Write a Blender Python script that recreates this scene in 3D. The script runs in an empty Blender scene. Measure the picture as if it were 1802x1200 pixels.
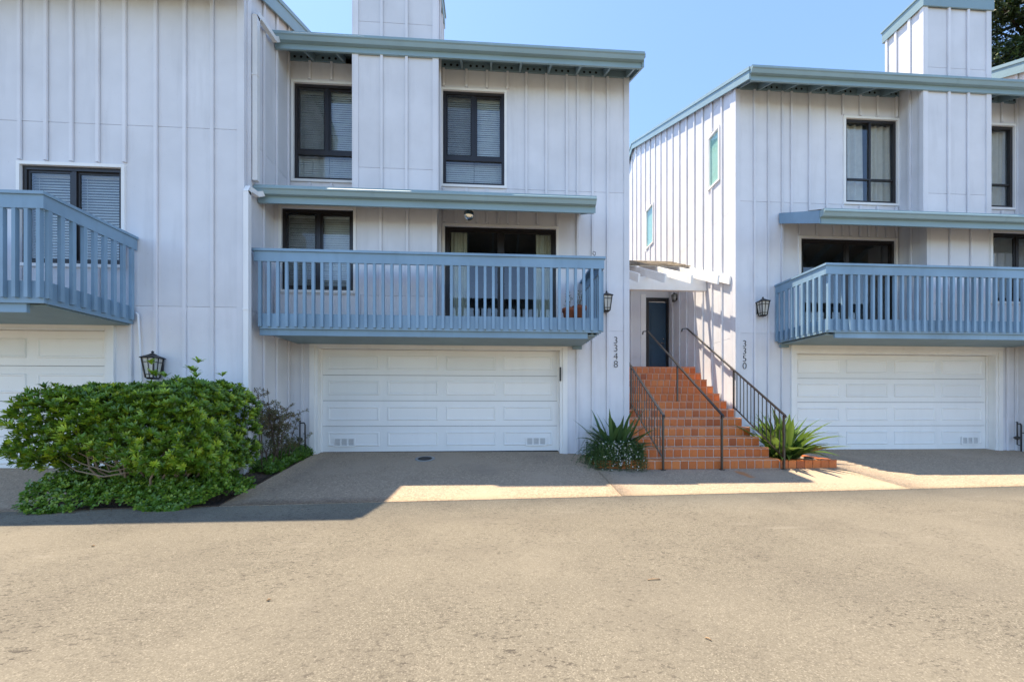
import bpy, bmesh, math, random
from math import radians, sin, cos, tan, atan, pi
from mathutils import Vector, Matrix

random.seed(11)
S = bpy.context.scene
COL = S.collection

# ------------------------------------------------------------------ camera, sky, sun, exposure
FPX, YAW, EYE, HOR = 660.0, radians(3.4), 1.40, 720.0
cam_d = bpy.data.cameras.new('camera')
cam_d.sensor_width = 36.0
cam_d.lens = 36.0 * FPX / 1802.0
cam_d.shift_y = (HOR - 600.0) / 1802.0
cam_d.clip_start = 0.05
cam_d.clip_end = 1500.0
cam = bpy.data.objects.new('camera', cam_d)
COL.objects.link(cam)
cam.location = (0, 0, EYE)
cam.rotation_euler = (radians(90), 0, -YAW)
S.camera = cam

SUN_DIR = Vector((-0.29, 0.15, 1.0)).normalized()          # towards the sun
world = bpy.data.worlds.new('World')
S.world = world
world.use_nodes = True
wn = world.node_tree
wn.nodes.clear()
sky = wn.nodes.new('ShaderNodeTexSky')
sky.sky_type = 'NISHITA'
sky.sun_disc = False
sky.sun_elevation = math.asin(SUN_DIR.z)
sky.sun_rotation = math.atan2(SUN_DIR.x, SUN_DIR.y)
sky.altitude = 50
sky.air_density = 1.0
sky.dust_density = 0.25
sky.ozone_density = 3.6
bg = wn.nodes.new('ShaderNodeBackground')
bg.inputs['Strength'].default_value = 0.13
wo = wn.nodes.new('ShaderNodeOutputWorld')
wn.links.new(sky.outputs[0], bg.inputs[0])
wn.links.new(bg.outputs[0], wo.inputs[0])

sd = bpy.data.lights.new('sun', 'SUN')
sd.energy = 4.0
sd.angle = radians(0.53)
sd.color = (1.0, 0.87, 0.68)
sun = bpy.data.objects.new('sun', sd)
COL.objects.link(sun)
sun.location = (-6, 3, 25)
sun.rotation_euler = (-SUN_DIR).to_track_quat('-Z', 'Y').to_euler()

S.view_settings.view_transform = 'Standard'
S.view_settings.look = 'None'
S.view_settings.gamma = 1.0
S.view_settings.use_curve_mapping = False
S.view_settings.exposure = 1.42
S.render.engine = 'CYCLES'
S.cycles.max_bounces = 8
S.cycles.transparent_max_bounces = 16

# ------------------------------------------------------------------ helpers
def PX(px, Y):
    """world X of the picture column px on the plane at depth Y"""
    return Y * tan(YAW + atan((px - 901.0) / FPX))
def PYX(px, X):
    """world Y of the picture column px on the plane at X"""
    return X / tan(YAW + atan((px - 901.0) / FPX))

WP = {}
def tag(o, label=None, cat=None, group=None, kind=None):
    if label: o['label'] = label
    if cat: o['category'] = cat
    if group: o['group'] = group
    if kind: o['kind'] = kind
    return o
def empty(name, loc, label=None, cat=None, group=None):
    o = bpy.data.objects.new(name, None)
    COL.objects.link(o)
    o.empty_display_size = 0.2
    o.location = loc
    WP[o] = Vector(loc)
    return tag(o, label, cat, group)
def place(name, me, parent, loc, scale=None, rot=None):
    o = bpy.data.objects.new(name, me)
    COL.objects.link(o)
    loc = Vector(loc)
    WP[o] = loc
    if parent is not None:
        o.parent = parent
        o.location = loc - WP[parent]
    else:
        o.location = loc
    if scale: o.scale = scale
    if rot: o.rotation_euler = rot
    return o

class MB:
    def __init__(s): s.v, s.f, s.sm = [], [], []
    def add(s, vs, fs, smooth=False):
        b = len(s.v)
        s.v += [tuple(v) for v in vs]
        for f in fs:
            s.f.append(tuple(b + i for i in f)); s.sm.append(smooth)
        return s
    def box(s, x0, x1, y0, y1, z0, z1):
        if x0 > x1: x0, x1 = x1, x0
        if y0 > y1: y0, y1 = y1, y0
        if z0 > z1: z0, z1 = z1, z0
        return s.add([(x0,y0,z0),(x1,y0,z0),(x1,y1,z0),(x0,y1,z0),(x0,y0,z1),(x1,y0,z1),(x1,y1,z1),(x0,y1,z1)],
            [(0,3,2,1),(4,5,6,7),(0,1,5,4),(1,2,6,5),(2,3,7,6),(3,0,4,7)])
    def obox(s, o, ax, ay, az):
        """box from corner o spanned by three vectors"""
        o, ax, ay, az = Vector(o), Vector(ax), Vector(ay), Vector(az)
        p = [o, o+ax, o+ax+ay, o+ay]
        return s.add(p + [q+az for q in p], [(0,3,2,1),(4,5,6,7),(0,1,5,4),(1,2,6,5),(2,3,7,6),(3,0,4,7)])
    def beam(s, p, q, w, h):
        """bar between p and q, w sideways (horizontal), h the other way, centred"""
        p, q = Vector(p), Vector(q)
        d = (q-p).normalized()
        up = Vector((0,0,1)) if abs(d.z) < .95 else Vector((0,1,0))
        a = d.cross(up).normalized(); b = a.cross(d).normalized()
        return s.obox(p - a*w/2 - b*h/2, a*w, b*h, q-p)
    def tube(s, pts, r, n=8, cap=True, rs=None):
        pts = [Vector(p) for p in pts]
        rings = []
        ref = None
        for i, p in enumerate(pts):
            d = (pts[min(i+1, len(pts)-1)] - pts[max(i-1, 0)]).normalized()
            if ref is None:
                ref = Vector((0,0,1)) if abs(d.z) < .9 else Vector((1,0,0))
            a = d.cross(ref).normalized(); b = a.cross(d).normalized(); ref = b
            rr = rs[i] if rs else r
            rings.append([p + (a*cos(2*pi*k/n) + b*sin(2*pi*k/n))*rr for k in range(n)])
        vs = [v for R in rings for v in R]
        fs = []
        for i in range(len(rings)-1):
            for k in range(n):
                fs.append((i*n+k, i*n+(k+1)%n, (i+1)*n+(k+1)%n, (i+1)*n+k))
        s.add(vs, fs, True)
        if cap:
            b = len(s.v) - len(vs)
            s.f.append(tuple(b + k for k in range(n))); s.sm.append(False)
            s.f.append(tuple(b + (len(rings)-1)*n + k for k in range(n))); s.sm.append(False)
        return s
    def lathe(s, c, prof, n=16, smooth=True):
        """prof: list of (r, z) about a vertical axis through c"""
        c = Vector(c); vs = []; fs = []
        for r, z in prof:
            for k in range(n):
                vs.append(c + Vector((r*cos(2*pi*k/n), r*sin(2*pi*k/n), z)))
        for i in range(len(prof)-1):
            for k in range(n):
                fs.append((i*n+k, i*n+(k+1)%n, (i+1)*n+(k+1)%n, (i+1)*n+k))
        s.add(vs, fs, smooth)
        b = len(s.v) - len(vs)
        s.f.append(tuple(b+k for k in range(n))); s.sm.append(False)
        s.f.append(tuple(b+(len(prof)-1)*n+k for k in range(n))); s.sm.append(False)
        return s
    def prism(s, poly, axis, a0, a1):
        """closed polygon of 2-D points extruded along axis 'x' (poly=(y,z)) or 'y' (poly=(x,z)) or 'z' (poly=(x,y))"""
        def P(q, a):
            return {'x': (a, q[0], q[1]), 'y': (q[0], a, q[1]), 'z': (q[0], q[1], a)}[axis]
        n = len(poly)
        vs = [P(q, a0) for q in poly] + [P(q, a1) for q in poly]
        fs = [tuple(range(n)), tuple(range(n, 2*n))] + [(i, (i+1) % n, n+(i+1) % n, n+i) for i in range(n)]
        return s.add(vs, fs)
    def frustum(s, c, w0, d0, z0, w1, d1, z1):
        x, y = c
        vs = [(x-w0/2,y-d0/2,z0),(x+w0/2,y-d0/2,z0),(x+w0/2,y+d0/2,z0),(x-w0/2,y+d0/2,z0),
              (x-w1/2,y-d1/2,z1),(x+w1/2,y-d1/2,z1),(x+w1/2,y+d1/2,z1),(x-w1/2,y+d1/2,z1)]
        return s.add(vs, [(0,3,2,1),(4,5,6,7),(0,1,5,4),(1,2,6,5),(2,3,7,6),(3,0,4,7)])
    def mesh(s, name, mat, origin=(0,0,0), recalc=True):
        me = bpy.data.meshes.new(name)
        o = Vector(origin)
        me.from_pydata([Vector(v) - o for v in s.v], [], s.f)
        if s.sm: me.polygons.foreach_set('use_smooth', s.sm)
        if recalc:
            bm = bmesh.new(); bm.from_mesh(me)
            bmesh.ops.recalc_face_normals(bm, faces=bm.faces)
            bm.to_mesh(me); bm.free()
        if mat is not None: me.materials.append(mat)
        return me
    def build(s, name, mat, parent=None, origin=None, recalc=True):
        o = Vector(origin) if origin is not None else (WP[parent] if parent is not None else Vector((0,0,0)))
        return place(name, s.mesh(name, mat, o, recalc), parent, o)

class Frame:
    """a vertical wall plane: a runs along it, n outwards, z up"""
    def __init__(s, o, da, dn):
        s.o = Vector((o[0], o[1], 0)); s.da = Vector((da[0], da[1], 0)); s.dn = Vector((dn[0], dn[1], 0))
    def p(s, a, n, z): return s.o + s.da*a + s.dn*n + Vector((0, 0, z))
    def box(s, mb, a0, a1, n0, n1, z0, z1):
        return mb.obox(s.p(a0, n0, z0), s.da*(a1-a0), s.dn*(n1-n0), Vector((0, 0, z1-z0)))
def front(y): return Frame((0, y), (1, 0), (0, -1))         # a = world X, faces the road
def left_side(x): return Frame((x, 0), (0, 1), (-1, 0))     # a = world Y, faces left
def right_side(x): return Frame((x, 0), (0, 1), (1, 0))

# ------------------------------------------------------------------ materials
def new_mat(name):
    m = bpy.data.materials.new(name); m.use_nodes = True
    nt = m.node_tree
    return m, nt, nt.nodes, nt.links, nt.nodes['Principled BSDF']
def N(nt, typ, **kw):
    n = nt.nodes.new(typ)
    for k, v in kw.items():
        if k in n.inputs: n.inputs[k].default_value = v
        else: setattr(n, k, v)
    return n
def wpos(nt): return nt.nodes.new('ShaderNodeNewGeometry').outputs['Position']
def noise(nt, scale, detail=4, vec=None, rough=.55, stretch=None):
    n = N(nt, 'ShaderNodeTexNoise', Scale=scale, Detail=detail, Roughness=rough)
    vec = vec or wpos(nt)
    if stretch:
        mp = N(nt, 'ShaderNodeMapping'); mp.inputs['Scale'].default_value = stretch
        nt.links.new(vec, mp.inputs['Vector']); vec = mp.outputs[0]
    nt.links.new(vec, n.inputs['Vector'])
    return n.outputs[0]
def ramp(nt, fac, stops):
    r = nt.nodes.new('ShaderNodeValToRGB')
    e = r.color_ramp.elements
    while len(e) < len(stops): e.new(.5)
    for i, (p, c) in enumerate(stops):
        e[i].position = p; e[i].color = (c, c, c, 1) if isinstance(c, (int, float)) else (*c, 1)
    nt.links.new(fac, r.inputs[0])
    return r.outputs[0]
def mix(nt, a, b, fac, blend='MIX'):
    m = nt.nodes.new('ShaderNodeMix'); m.data_type = 'RGBA'; m.blend_type = blend
    for sock, val in ((m.inputs[6], a), (m.inputs[7], b), (m.inputs[0], fac)):
        if hasattr(val, 'links'): nt.links.new(val, sock)
        elif isinstance(val, (int, float)): sock.default_value = val
        else: sock.default_value = (*val, 1)
    return m.outputs[2]
def bump(nt, height, strength, dist, bsdf, normal=None):
    b = N(nt, 'ShaderNodeBump', Strength=strength, Distance=dist)
    nt.links.new(height, b.inputs['Height'])
    if normal is not None: nt.links.new(normal, b.inputs['Normal'])
    nt.links.new(b.outputs[0], bsdf.inputs['Normal'])
    return b.outputs[0]

def paint(name, col, rough=.55, grain=True, var=.06, stain=.10, spec=.3, graindir='z'):
    """painted timber: slight unevenness, faint grain, soft run marks"""
    m, nt, nd, L, b = new_mat(name)
    big = noise(nt, 1.3, 3)
    c = mix(nt, tuple(x*(1-var) for x in col), tuple(min(1, x*(1+var)) for x in col), ramp(nt, big, [(.3, 0.), (.7, 1.)]))
    st = noise(nt, 5.0, 5, stretch=(1, 1, .12) if graindir == 'z' else (.12, 1, 1))
    c = mix(nt, c, tuple(x*.72 for x in col), ramp(nt, st, [(.56, 0.), (.80, stain*4)]))
    sp = noise(nt, 34, 3)
    c = mix(nt, c, tuple(x*.62 for x in col), ramp(nt, sp, [(.68, 0.), (.76, .38)]))
    oi = nt.nodes.new('ShaderNodeObjectInfo')
    c = mix(nt, c, ramp(nt, oi.outputs['Random'], [(0., (.90, .905, .90)), (.5, (.97, .97, .97)), (1., (1., .995, .985))]), 1., 'MULTIPLY')
    L.new(c, b.inputs['Base Color'])
    b.inputs['Roughness'].default_value = rough
    b.inputs['Specular IOR Level'].default_value = spec
    if grain:
        g = noise(nt, 60, 5, stretch=(1, 1, .05) if graindir == 'z' else (.05, 1, 1))
        n1 = bump(nt, g, .22, .004, b)
        bump(nt, noise(nt, 3.2, 2), .22, .02, b, n1)
    return m
WALL = paint('wall_paint', (.765, .765, .80), .62, stain=.10)
WHITE = paint('white_trim', (.90, .89, .87), .5, stain=.08)
BLUE = paint('blue_rail_paint', (.235, .362, .485), .5, var=.12, stain=.16)
TEAL = paint('grey_blue_fascia', (.27, .385, .43), .4, var=.05, stain=.1, graindir='x')
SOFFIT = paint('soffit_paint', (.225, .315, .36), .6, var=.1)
GDOOR = paint('garage_door_paint', (.88, .88, .87), .42, grain=False, var=.02, stain=.04)
SPOUT = paint('downspout_paint', (.86, .86, .86), .30, grain=False, var=.03)
DOORBLUE = paint('door_blue', (.045, .085, .13), .4)

def simple(name, col, rough=.5, metal=0., spec=.5):
    m, nt, nd, L, b = new_mat(name)
    c = mix(nt, tuple(x*.8 for x in col), tuple(min(1, x*1.15) for x in col), noise(nt, 9, 4))
    L.new(c, b.inputs['Base Color'])
    b.inputs['Roughness'].default_value = rough; b.inputs['Metallic'].default_value = metal
    b.inputs['Specular IOR Level'].default_value = spec
    return m
BRONZE = simple('dark_window_frame', (.020, .017, .017), .38)
IRON = simple('painted_iron', (.022, .018, .016), .32, spec=.8)
LAMPBLK = simple('lantern_black', (.018, .016, .015), .45)
ROOM = simple('dim_interior', (.16, .15, .14), .9)
BLIND = simple('blind_white', (.66, .66, .64), .55)
SHADE = simple('window_shade_green', (.66, .76, .72), .8)
DRAPE = simple('drape_linen', (.74, .68, .61), .9)
CURT = simple('curtain_cream', (.62, .60, .48), .9)
VENT = simple('vent_grey', (.60, .61, .62), .5)
HOLE = simple('vent_hole_dark', (.004, .004, .004), .9)
BRASS = simple('handle_metal', (.5, .47, .42), .25, 1.)
GROUT = simple('grout', (.70, .60, .52), .9)
TERRA = simple('terracotta_pot', (.42, .125, .055), .75)
RUBBER = simple('rubber_black', (.01, .01, .01), .7)
CORD = simple('cord_grey', (.30, .30, .29), .6)

def glass(name, tint=(.88, .91, .91), refl=.10, gcol=(1, 1, 1)):
    m, nt, nd, L, b = new_mat(name)
    nd.remove(b)
    out = nd['Material Output']
    t = N(nt, 'ShaderNodeBsdfTransparent'); t.inputs[0].default_value = (*tint, 1)
    g = N(nt, 'ShaderNodeBsdfGlossy'); g.inputs['Roughness'].default_value = .012; g.inputs[0].default_value = (*gcol, 1)
    bp = N(nt, 'ShaderNodeBump', Strength=.05, Distance=.01)
    L.new(noise(nt, 1.6, 1), bp.inputs['Height']); L.new(bp.outputs[0], g.inputs['Normal'])
    fr = N(nt, 'ShaderNodeFresnel', IOR=1.5)
    ad = N(nt, 'ShaderNodeMath', operation='ADD'); ad.inputs[1].default_value = refl
    L.new(fr.outputs[0], ad.inputs[0])
    bf = N(nt, 'ShaderNodeNewGeometry'); ml = N(nt, 'ShaderNodeMath', operation='MULTIPLY'); iv = N(nt, 'ShaderNodeMath', operation='SUBTRACT')
    iv.inputs[0].default_value = 1.0; L.new(bf.outputs['Backfacing'], iv.inputs[1])      # only the outer face of the thin pane mirrors
    L.new(ad.outputs[0], ml.inputs[0]); L.new(iv.outputs[0], ml.inputs[1]); ad = ml
    mx = N(nt, 'ShaderNodeMixShader')
    L.new(ad.outputs[0], mx.inputs[0]); L.new(t.outputs[0], mx.inputs[1]); L.new(g.outputs[0], mx.inputs[2])
    L.new(mx.outputs[0], out.inputs[0])
    return m
GLASS = glass('window_glass', refl=.075)
GLASS_TEAL = glass('tinted_glass', (.86, .97, .94), .08)
def screen_mat():
    m, nt, nd, L, b = new_mat('insect_screen_mesh')
    b.inputs['Base Color'].default_value = (.05, .05, .05, 1); b.inputs['Roughness'].default_value = .7
    t = N(nt, 'ShaderNodeBsdfTransparent'); mx = N(nt, 'ShaderNodeMixShader')
    L.new(ramp(nt, noise(nt, 3, 2), [(.3, .13), (.7, .19)]), mx.inputs[0])
    L.new(t.outputs[0], mx.inputs[1]); L.new(b.outputs[0], mx.inputs[2]); L.new(mx.outputs[0], nd['Material Output'].inputs[0])
    return m
SCREEN = screen_mat()
def frosted(name):
    m, nt, nd, L, b = new_mat(name)
    c = mix(nt, (.50, .47, .41), (.62, .60, .55), noise(nt, 14, 3))
    L.new(c, b.inputs['Base Color']); b.inputs['Roughness'].default_value = .35
    return m
FROST = frosted('frosted_lantern_glass')
def mirror_mat():
    m, nt, nd, L, b = new_mat('mirror_facets')
    v = N(nt, 'ShaderNodeTexVoronoi', Scale=60.)
    L.new(wpos(nt), v.inputs['Vector'])
    L.new(mix(nt, (.75, .72, .66), (.95, .95, .95), v.outputs['Color']), b.inputs['Base Color'])
    b.inputs['Metallic'].default_value = 1.; b.inputs['Roughness'].default_value = .08
    return m
MIRROR = mirror_mat()

def asphalt():
    m, nt, nd, L, b = new_mat('asphalt')
    p = wpos(nt)
    v = N(nt, 'ShaderNodeTexVoronoi', Scale=150.); L.new(p, v.inputs['Vector'])
    sep = N(nt, 'ShaderNodeSeparateColor'); L.new(v.outputs['Color'], sep.inputs[0])
    st = ramp(nt, sep.outputs[0], [(0., (0.114, 0.099, 0.074)), (.4, (0.157, 0.137, 0.104)), (.85, (0.182, 0.160, 0.122)), (.98, (0.267, 0.234, 0.180))])
    blot = noise(nt, .45, 5, rough=.62)
    st = mix(nt, st, (0.218, 0.191, 0.145), ramp(nt, blot, [(.42, 0.), (.70, .6)]))
    st = mix(nt, st, (0.129, 0.111, 0.086), ramp(nt, noise(nt, 1.4, 6, rough=.68), [(.48, 0.), (.70, .5)]))
    # worn, pocked areas: short dark flecks gathered in drifts
    pk = noise(nt, 26, 5, rough=.75, stretch=(.8, 1.6, 1))
    pits = ramp(nt, pk, [(.555, 0.), (.60, 1.)])
    gate = ramp(nt, noise(nt, .7, 5, rough=.7), [(.42, .22), (.60, 1.)])
    pg = N(nt, 'ShaderNodeMath', operation='MULTIPLY'); L.new(pits, pg.inputs[0]); L.new(gate, pg.inputs[1])
    st = mix(nt, st, (0.073, 0.062, 0.049), pg.outputs[0])
    st = mix(nt, st, (0.356, 0.312, 0.246), ramp(nt, noise(nt, 55, 4, rough=.7), [(.735, 0.), (.765, .6)]))
    # pale smears of dust, a few long tyre-wide bands
    st = mix(nt, st, (0.267, 0.236, 0.187), ramp(nt, noise(nt, 2.3, 6, rough=.7, stretch=(.35, 1.6, 1)), [(.60, 0.), (.76, .55)]))
    st = mix(nt, st, (0.134, 0.117, 0.092), ramp(nt, noise(nt, 1.0, 3, stretch=(.10, 1.1, 1)), [(.52, 0.), (.70, .5)]))
    L.new(st, b.inputs['Base Color'])
    b.inputs['Roughness'].default_value = .9; b.inputs['Specular IOR Level'].default_value = .2
    n1 = bump(nt, v.outputs['Distance'], .22, .003, b)
    bump(nt, pk, .35, .006, b, n1)
    return m
ASPHALT = asphalt()
def aggregate():
    m, nt, nd, L, b = new_mat('exposed_aggregate_concrete')
    p = wpos(nt)
    v = N(nt, 'ShaderNodeTexVoronoi', Scale=48.); L.new(p, v.inputs['Vector'])
    sep = N(nt, 'ShaderNodeSeparateColor'); L.new(v.outputs['Color'], sep.inputs[0])
    st = ramp(nt, sep.outputs[0], [(0., (0.095, 0.071, 0.051)), (.3, (0.234, 0.175, 0.120)), (.65, (0.368, 0.272, 0.182)), (1., (0.623, 0.470, 0.327))])
    st = mix(nt, (0.368, 0.272, 0.184), st, ramp(nt, v.outputs['Distance'], [(.28, .72), (.58, .12)]))
    st = mix(nt, st, (0.401, 0.300, 0.208), ramp(nt, noise(nt, .9, 3), [(.50, 0.), (.66, .75)]))        # smoother, worn cement film
    st = mix(nt, st, (0.167, 0.127, 0.096), ramp(nt, noise(nt, .75, 5, rough=.6), [(.54, 0.), (.78, .5)]))
    st = mix(nt, st, (0.090, 0.069, 0.058), ramp(nt, noise(nt, 3.1, 6, rough=.75), [(.61, 0.), (.72, .5)]))  # oil and tyre stains
    # rust that has run from the foot of the middle railing post
    vm = N(nt, 'ShaderNodeVectorMath', operation='SUBTRACT'); vm.inputs[1].default_value = (4.46, 6.34, 0); L.new(p, vm.inputs[0])
    mp = N(nt, 'ShaderNodeMapping'); mp.inputs['Rotation'].default_value = (0, 0, .45); mp.inputs['Scale'].default_value = (4.2, 2.0, 0)
    L.new(vm.outputs[0], mp.inputs[0])
    ln = N(nt, 'ShaderNodeVectorMath', operation='LENGTH'); L.new(mp.outputs[0], ln.inputs[0])
    wob = N(nt, 'ShaderNodeMath', operation='ADD'); L.new(ln.outputs['Value'], wob.inputs[0]); L.new(noise(nt, 9, 5, rough=.7), wob.inputs[1])
    st = mix(nt, st, (0.468, 0.175, 0.045), ramp(nt, wob.outputs[0], [(.70, .85), (1.35, 0.)]))
    L.new(st, b.inputs['Base Color']); b.inputs['Roughness'].default_value = .85
    n1 = bump(nt, v.outputs['Distance'], .6, .006, b)
    bump(nt, noise(nt, 25, 4), .25, .006, b, n1)
    return m
CONCRETE = aggregate()
def soil():
    m, nt, nd, L, b = new_mat('soil_mulch')
    st = ramp(nt, noise(nt, 30, 6, rough=.8), [(.3, (0.040, 0.026, 0.018)), (.55, (0.130, 0.084, 0.056)), (.75, (0.260, 0.176, 0.116))])
    L.new(st, b.inputs['Base Color']); b.inputs['Roughness'].default_value = .95
    bump(nt, noise(nt, 40, 6), 1., .03, b)
    return m
SOIL = soil()
def ground_mat():
    m, nt, nd, L, b = new_mat('dry_ground')
    st = ramp(nt, noise(nt, .35, 6), [(.3, (.10, .095, .06)), (.6, (.17, .15, .10)), (.8, (.08, .10, .045))])
    L.new(st, b.inputs['Base Color']); b.inputs['Roughness'].default_value = .95
    return m
GROUND = ground_mat()
def tile_mat(name='saltillo_tile', skylit=0.):
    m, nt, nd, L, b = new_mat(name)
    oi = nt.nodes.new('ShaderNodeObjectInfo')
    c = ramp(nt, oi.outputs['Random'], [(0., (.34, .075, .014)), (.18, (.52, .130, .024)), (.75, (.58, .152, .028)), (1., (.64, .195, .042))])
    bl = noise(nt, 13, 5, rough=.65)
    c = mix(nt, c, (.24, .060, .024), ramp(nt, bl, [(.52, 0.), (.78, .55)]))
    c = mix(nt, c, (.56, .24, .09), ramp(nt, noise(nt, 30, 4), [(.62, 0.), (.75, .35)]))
    if skylit: c = mix(nt, c, (.74, .33, .15), skylit)  # pale mix standing in for skylight on the treads
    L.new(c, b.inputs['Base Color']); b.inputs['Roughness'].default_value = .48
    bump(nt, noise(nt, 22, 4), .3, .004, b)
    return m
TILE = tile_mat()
TILE_SKYLIT = tile_mat('skylit_tread_tile', .55)  # lighter copy for treads: skylight on upward faces put into the colour
def shingle_mat():
    m, nt, nd, L, b = new_mat('wood_shingle')
    oi = nt.nodes.new('ShaderNodeObjectInfo')
    c = ramp(nt, oi.outputs['Random'], [(0., (.13, .105, .08)), (.5, (.21, .17, .125)), (1., (.30, .25, .185))])
    c = mix(nt, c, (.07, .06, .05), ramp(nt, noise(nt, 26, 5, stretch=(1, .12, 1)), [(.5, 0.), (.7, .7)]))
    L.new(c, b.inputs['Base Color']); b.inputs['Roughness'].default_value = .9
    bump(nt, noise(nt, 40, 4, stretch=(1, .1, 1)), .6, .01, b)
    return m
SHINGLE = shingle_mat()
def leaf_mat(name, dark, midc, light, rough=.38, transl=.22):
    m, nt, nd, L, b = new_mat(name)
    at = N(nt, 'ShaderNodeAttribute', attribute_name='tint')
    oi = nt.nodes.new('ShaderNodeObjectInfo')
    ad = N(nt, 'ShaderNodeMath', operation='ADD'); L.new(at.outputs['Fac'], ad.inputs[0])
    ml = N(nt, 'ShaderNodeMath', operation='MULTIPLY'); ml.inputs[1].default_value = .18
    L.new(oi.outputs['Random'], ml.inputs[0]); L.new(ml.outputs[0], ad.inputs[1])
    c = ramp(nt, ad.outputs[0], [(0., dark), (.55, midc), (1., light)])
    L.new(c, b.inputs['Base Color']); b.inputs['Roughness'].default_value = rough
    b.inputs['Specular IOR Level'].default_value = .5
    tr = N(nt, 'ShaderNodeBsdfTranslucent'); L.new(mix(nt, c, (.5, .7, .1), .25), tr.inputs[0])
    mx = N(nt, 'ShaderNodeMixShader'); mx.inputs[0].default_value = transl
    L.new(b.outputs[0], mx.inputs[1]); L.new(tr.outputs[0], mx.inputs[2])
    L.new(mx.outputs[0], nd['Material Output'].inputs[0])
    return m
LEAF = leaf_mat('shrub_leaf', (.040, .092, .010), (.140, .262, .020), (.44, .56, .040), .28, .18)
COVER = leaf_mat('ground_cover_leaf', (.050, .110, .014), (.13, .245, .026), (.34, .44, .05), .32, .18)
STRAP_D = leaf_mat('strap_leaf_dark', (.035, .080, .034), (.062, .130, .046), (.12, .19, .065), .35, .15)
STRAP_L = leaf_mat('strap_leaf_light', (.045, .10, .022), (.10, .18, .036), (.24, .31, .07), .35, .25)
ROSE = leaf_mat('rosemary_leaf', (.040, .085, .030), (.075, .145, .046), (.14, .21, .08), .5, .15)
NAND = leaf_mat('nandina_leaf', (.13, .075, .055), (.15, .15, .06), (.24, .10, .075), .5, .25)
TREEL = leaf_mat('tree_leaf', (.008, .018, .007), (.020, .042, .012), (.070, .105, .022), .5, .15)
PETAL = simple('petal_white', (.72, .70, .68), .7)
BARK = simple('bark', (.05, .038, .028), .9)
TWIG = simple('twig', (.24, .185, .13), .9)
STEMR = simple('nandina_stem', (.14, .10, .075), .85)
DRYLEAF = simple('dry_leaf', (.34, .22, .12), .8)

# ------------------------------------------------------------------ ground, road, driveways
def smooth(a, b, x):
    t = max(0, min(1, (x-a)/(b-a))); return t*t*(3-2*t)
def edge_y(x): return 5.20 + .040*max(-14, min(16, x))
def slope_at(x):
    s = .205
    s += (.136-.205)*smooth(-4.6, -3.5, x)
    s += (.105-.136)*smooth(1.6, 3.0, x)
    s += (.113-.105)*smooth(5.6, 6.6, x)
    return s
def road_z(y): return .0288*max(0, y)
def gz(x, y):
    e = edge_y(x)
    return road_z(y) if y <= e else road_z(e) + slope_at(x)*(y-e)
def sheet(name, mat, xs, y0f, y1f, ny, zoff=0., thick=0., parent=None):
    mb = MB(); nx = len(xs)
    vs = []
    for x in xs:
        a, c = y0f(x), y1f(x)
        for j in range(ny+1):
            y = a + (c-a)*j/ny
            vs.append((x, y, gz(x, y) + zoff))
    fs = [(i*(ny+1)+j, (i+1)*(ny+1)+j, (i+1)*(ny+1)+j+1, i*(ny+1)+j+1) for i in range(nx-1) for j in range(ny)]
    mb.add(vs, fs, True)
    if thick:
        bd = [i*(ny+1) for i in range(nx)] + [(nx-1)*(ny+1)+j for j in range(1, ny+1)] + [i*(ny+1)+ny for i in range(nx-2, -1, -1)] + [j for j in range(ny-1, 0, -1)]
        lo = [(vs[i][0], vs[i][1], vs[i][2]-thick) for i in bd]
        b = len(vs); n = len(bd)
        mb.v += lo
        for k in range(n):
            mb.f.append((bd[k], bd[(k+1) % n], b+(k+1) % n, b+k)); mb.sm.append(False)
    return mb.build(name, mat, parent, recalc=False)
def lin(a, b, n): return [a + (b-a)*i/n for i in range(n+1)]

g = MB(); G = 400
g.add([(-G,-G,-.06),(G,-G,-.06),(G,G,-.06),(-G,G,-.06)], [(0,1,2,3)])
tag(g.build('ground', GROUND), kind='structure')
rd = sheet('road', ASPHALT, lin(-40, 40, 80), lambda x: -5.5, lambda x: edge_y(x)-.004, 12, 0, .05)
tag(rd, kind='structure')
drive = empty('driveway', (0, 6, .2)); drive['kind'] = 'structure'
# gravelly subsoil under the joints
sheet('joint_bed', SOIL, lin(-14, 16, 60), lambda x: edge_y(x)-.02, lambda x: 12., 8, -.045, 0, drive)
GAP = .006
for x0, x1, y1 in ((-14, -5.74, 6.6), (-3.50, 1.90, 8.05), (1.90, 6.56, 7.6), (6.56, 16, 8.5)):
    sheet('concrete_slab', CONCRETE, lin(x0+GAP, x1-GAP, 14), lambda x: edge_y(x)+.004, lambda x, y1=y1: y1, 12, .004, .06, drive)
bed = sheet('planting_bed', SOIL, lin(-5.735, -3.51, 16), lambda x: edge_y(x)+.01, lambda x: 6.35 if x < -4 else 7.9, 12, .012, .05)
tag(bed, kind='structure')

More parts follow.
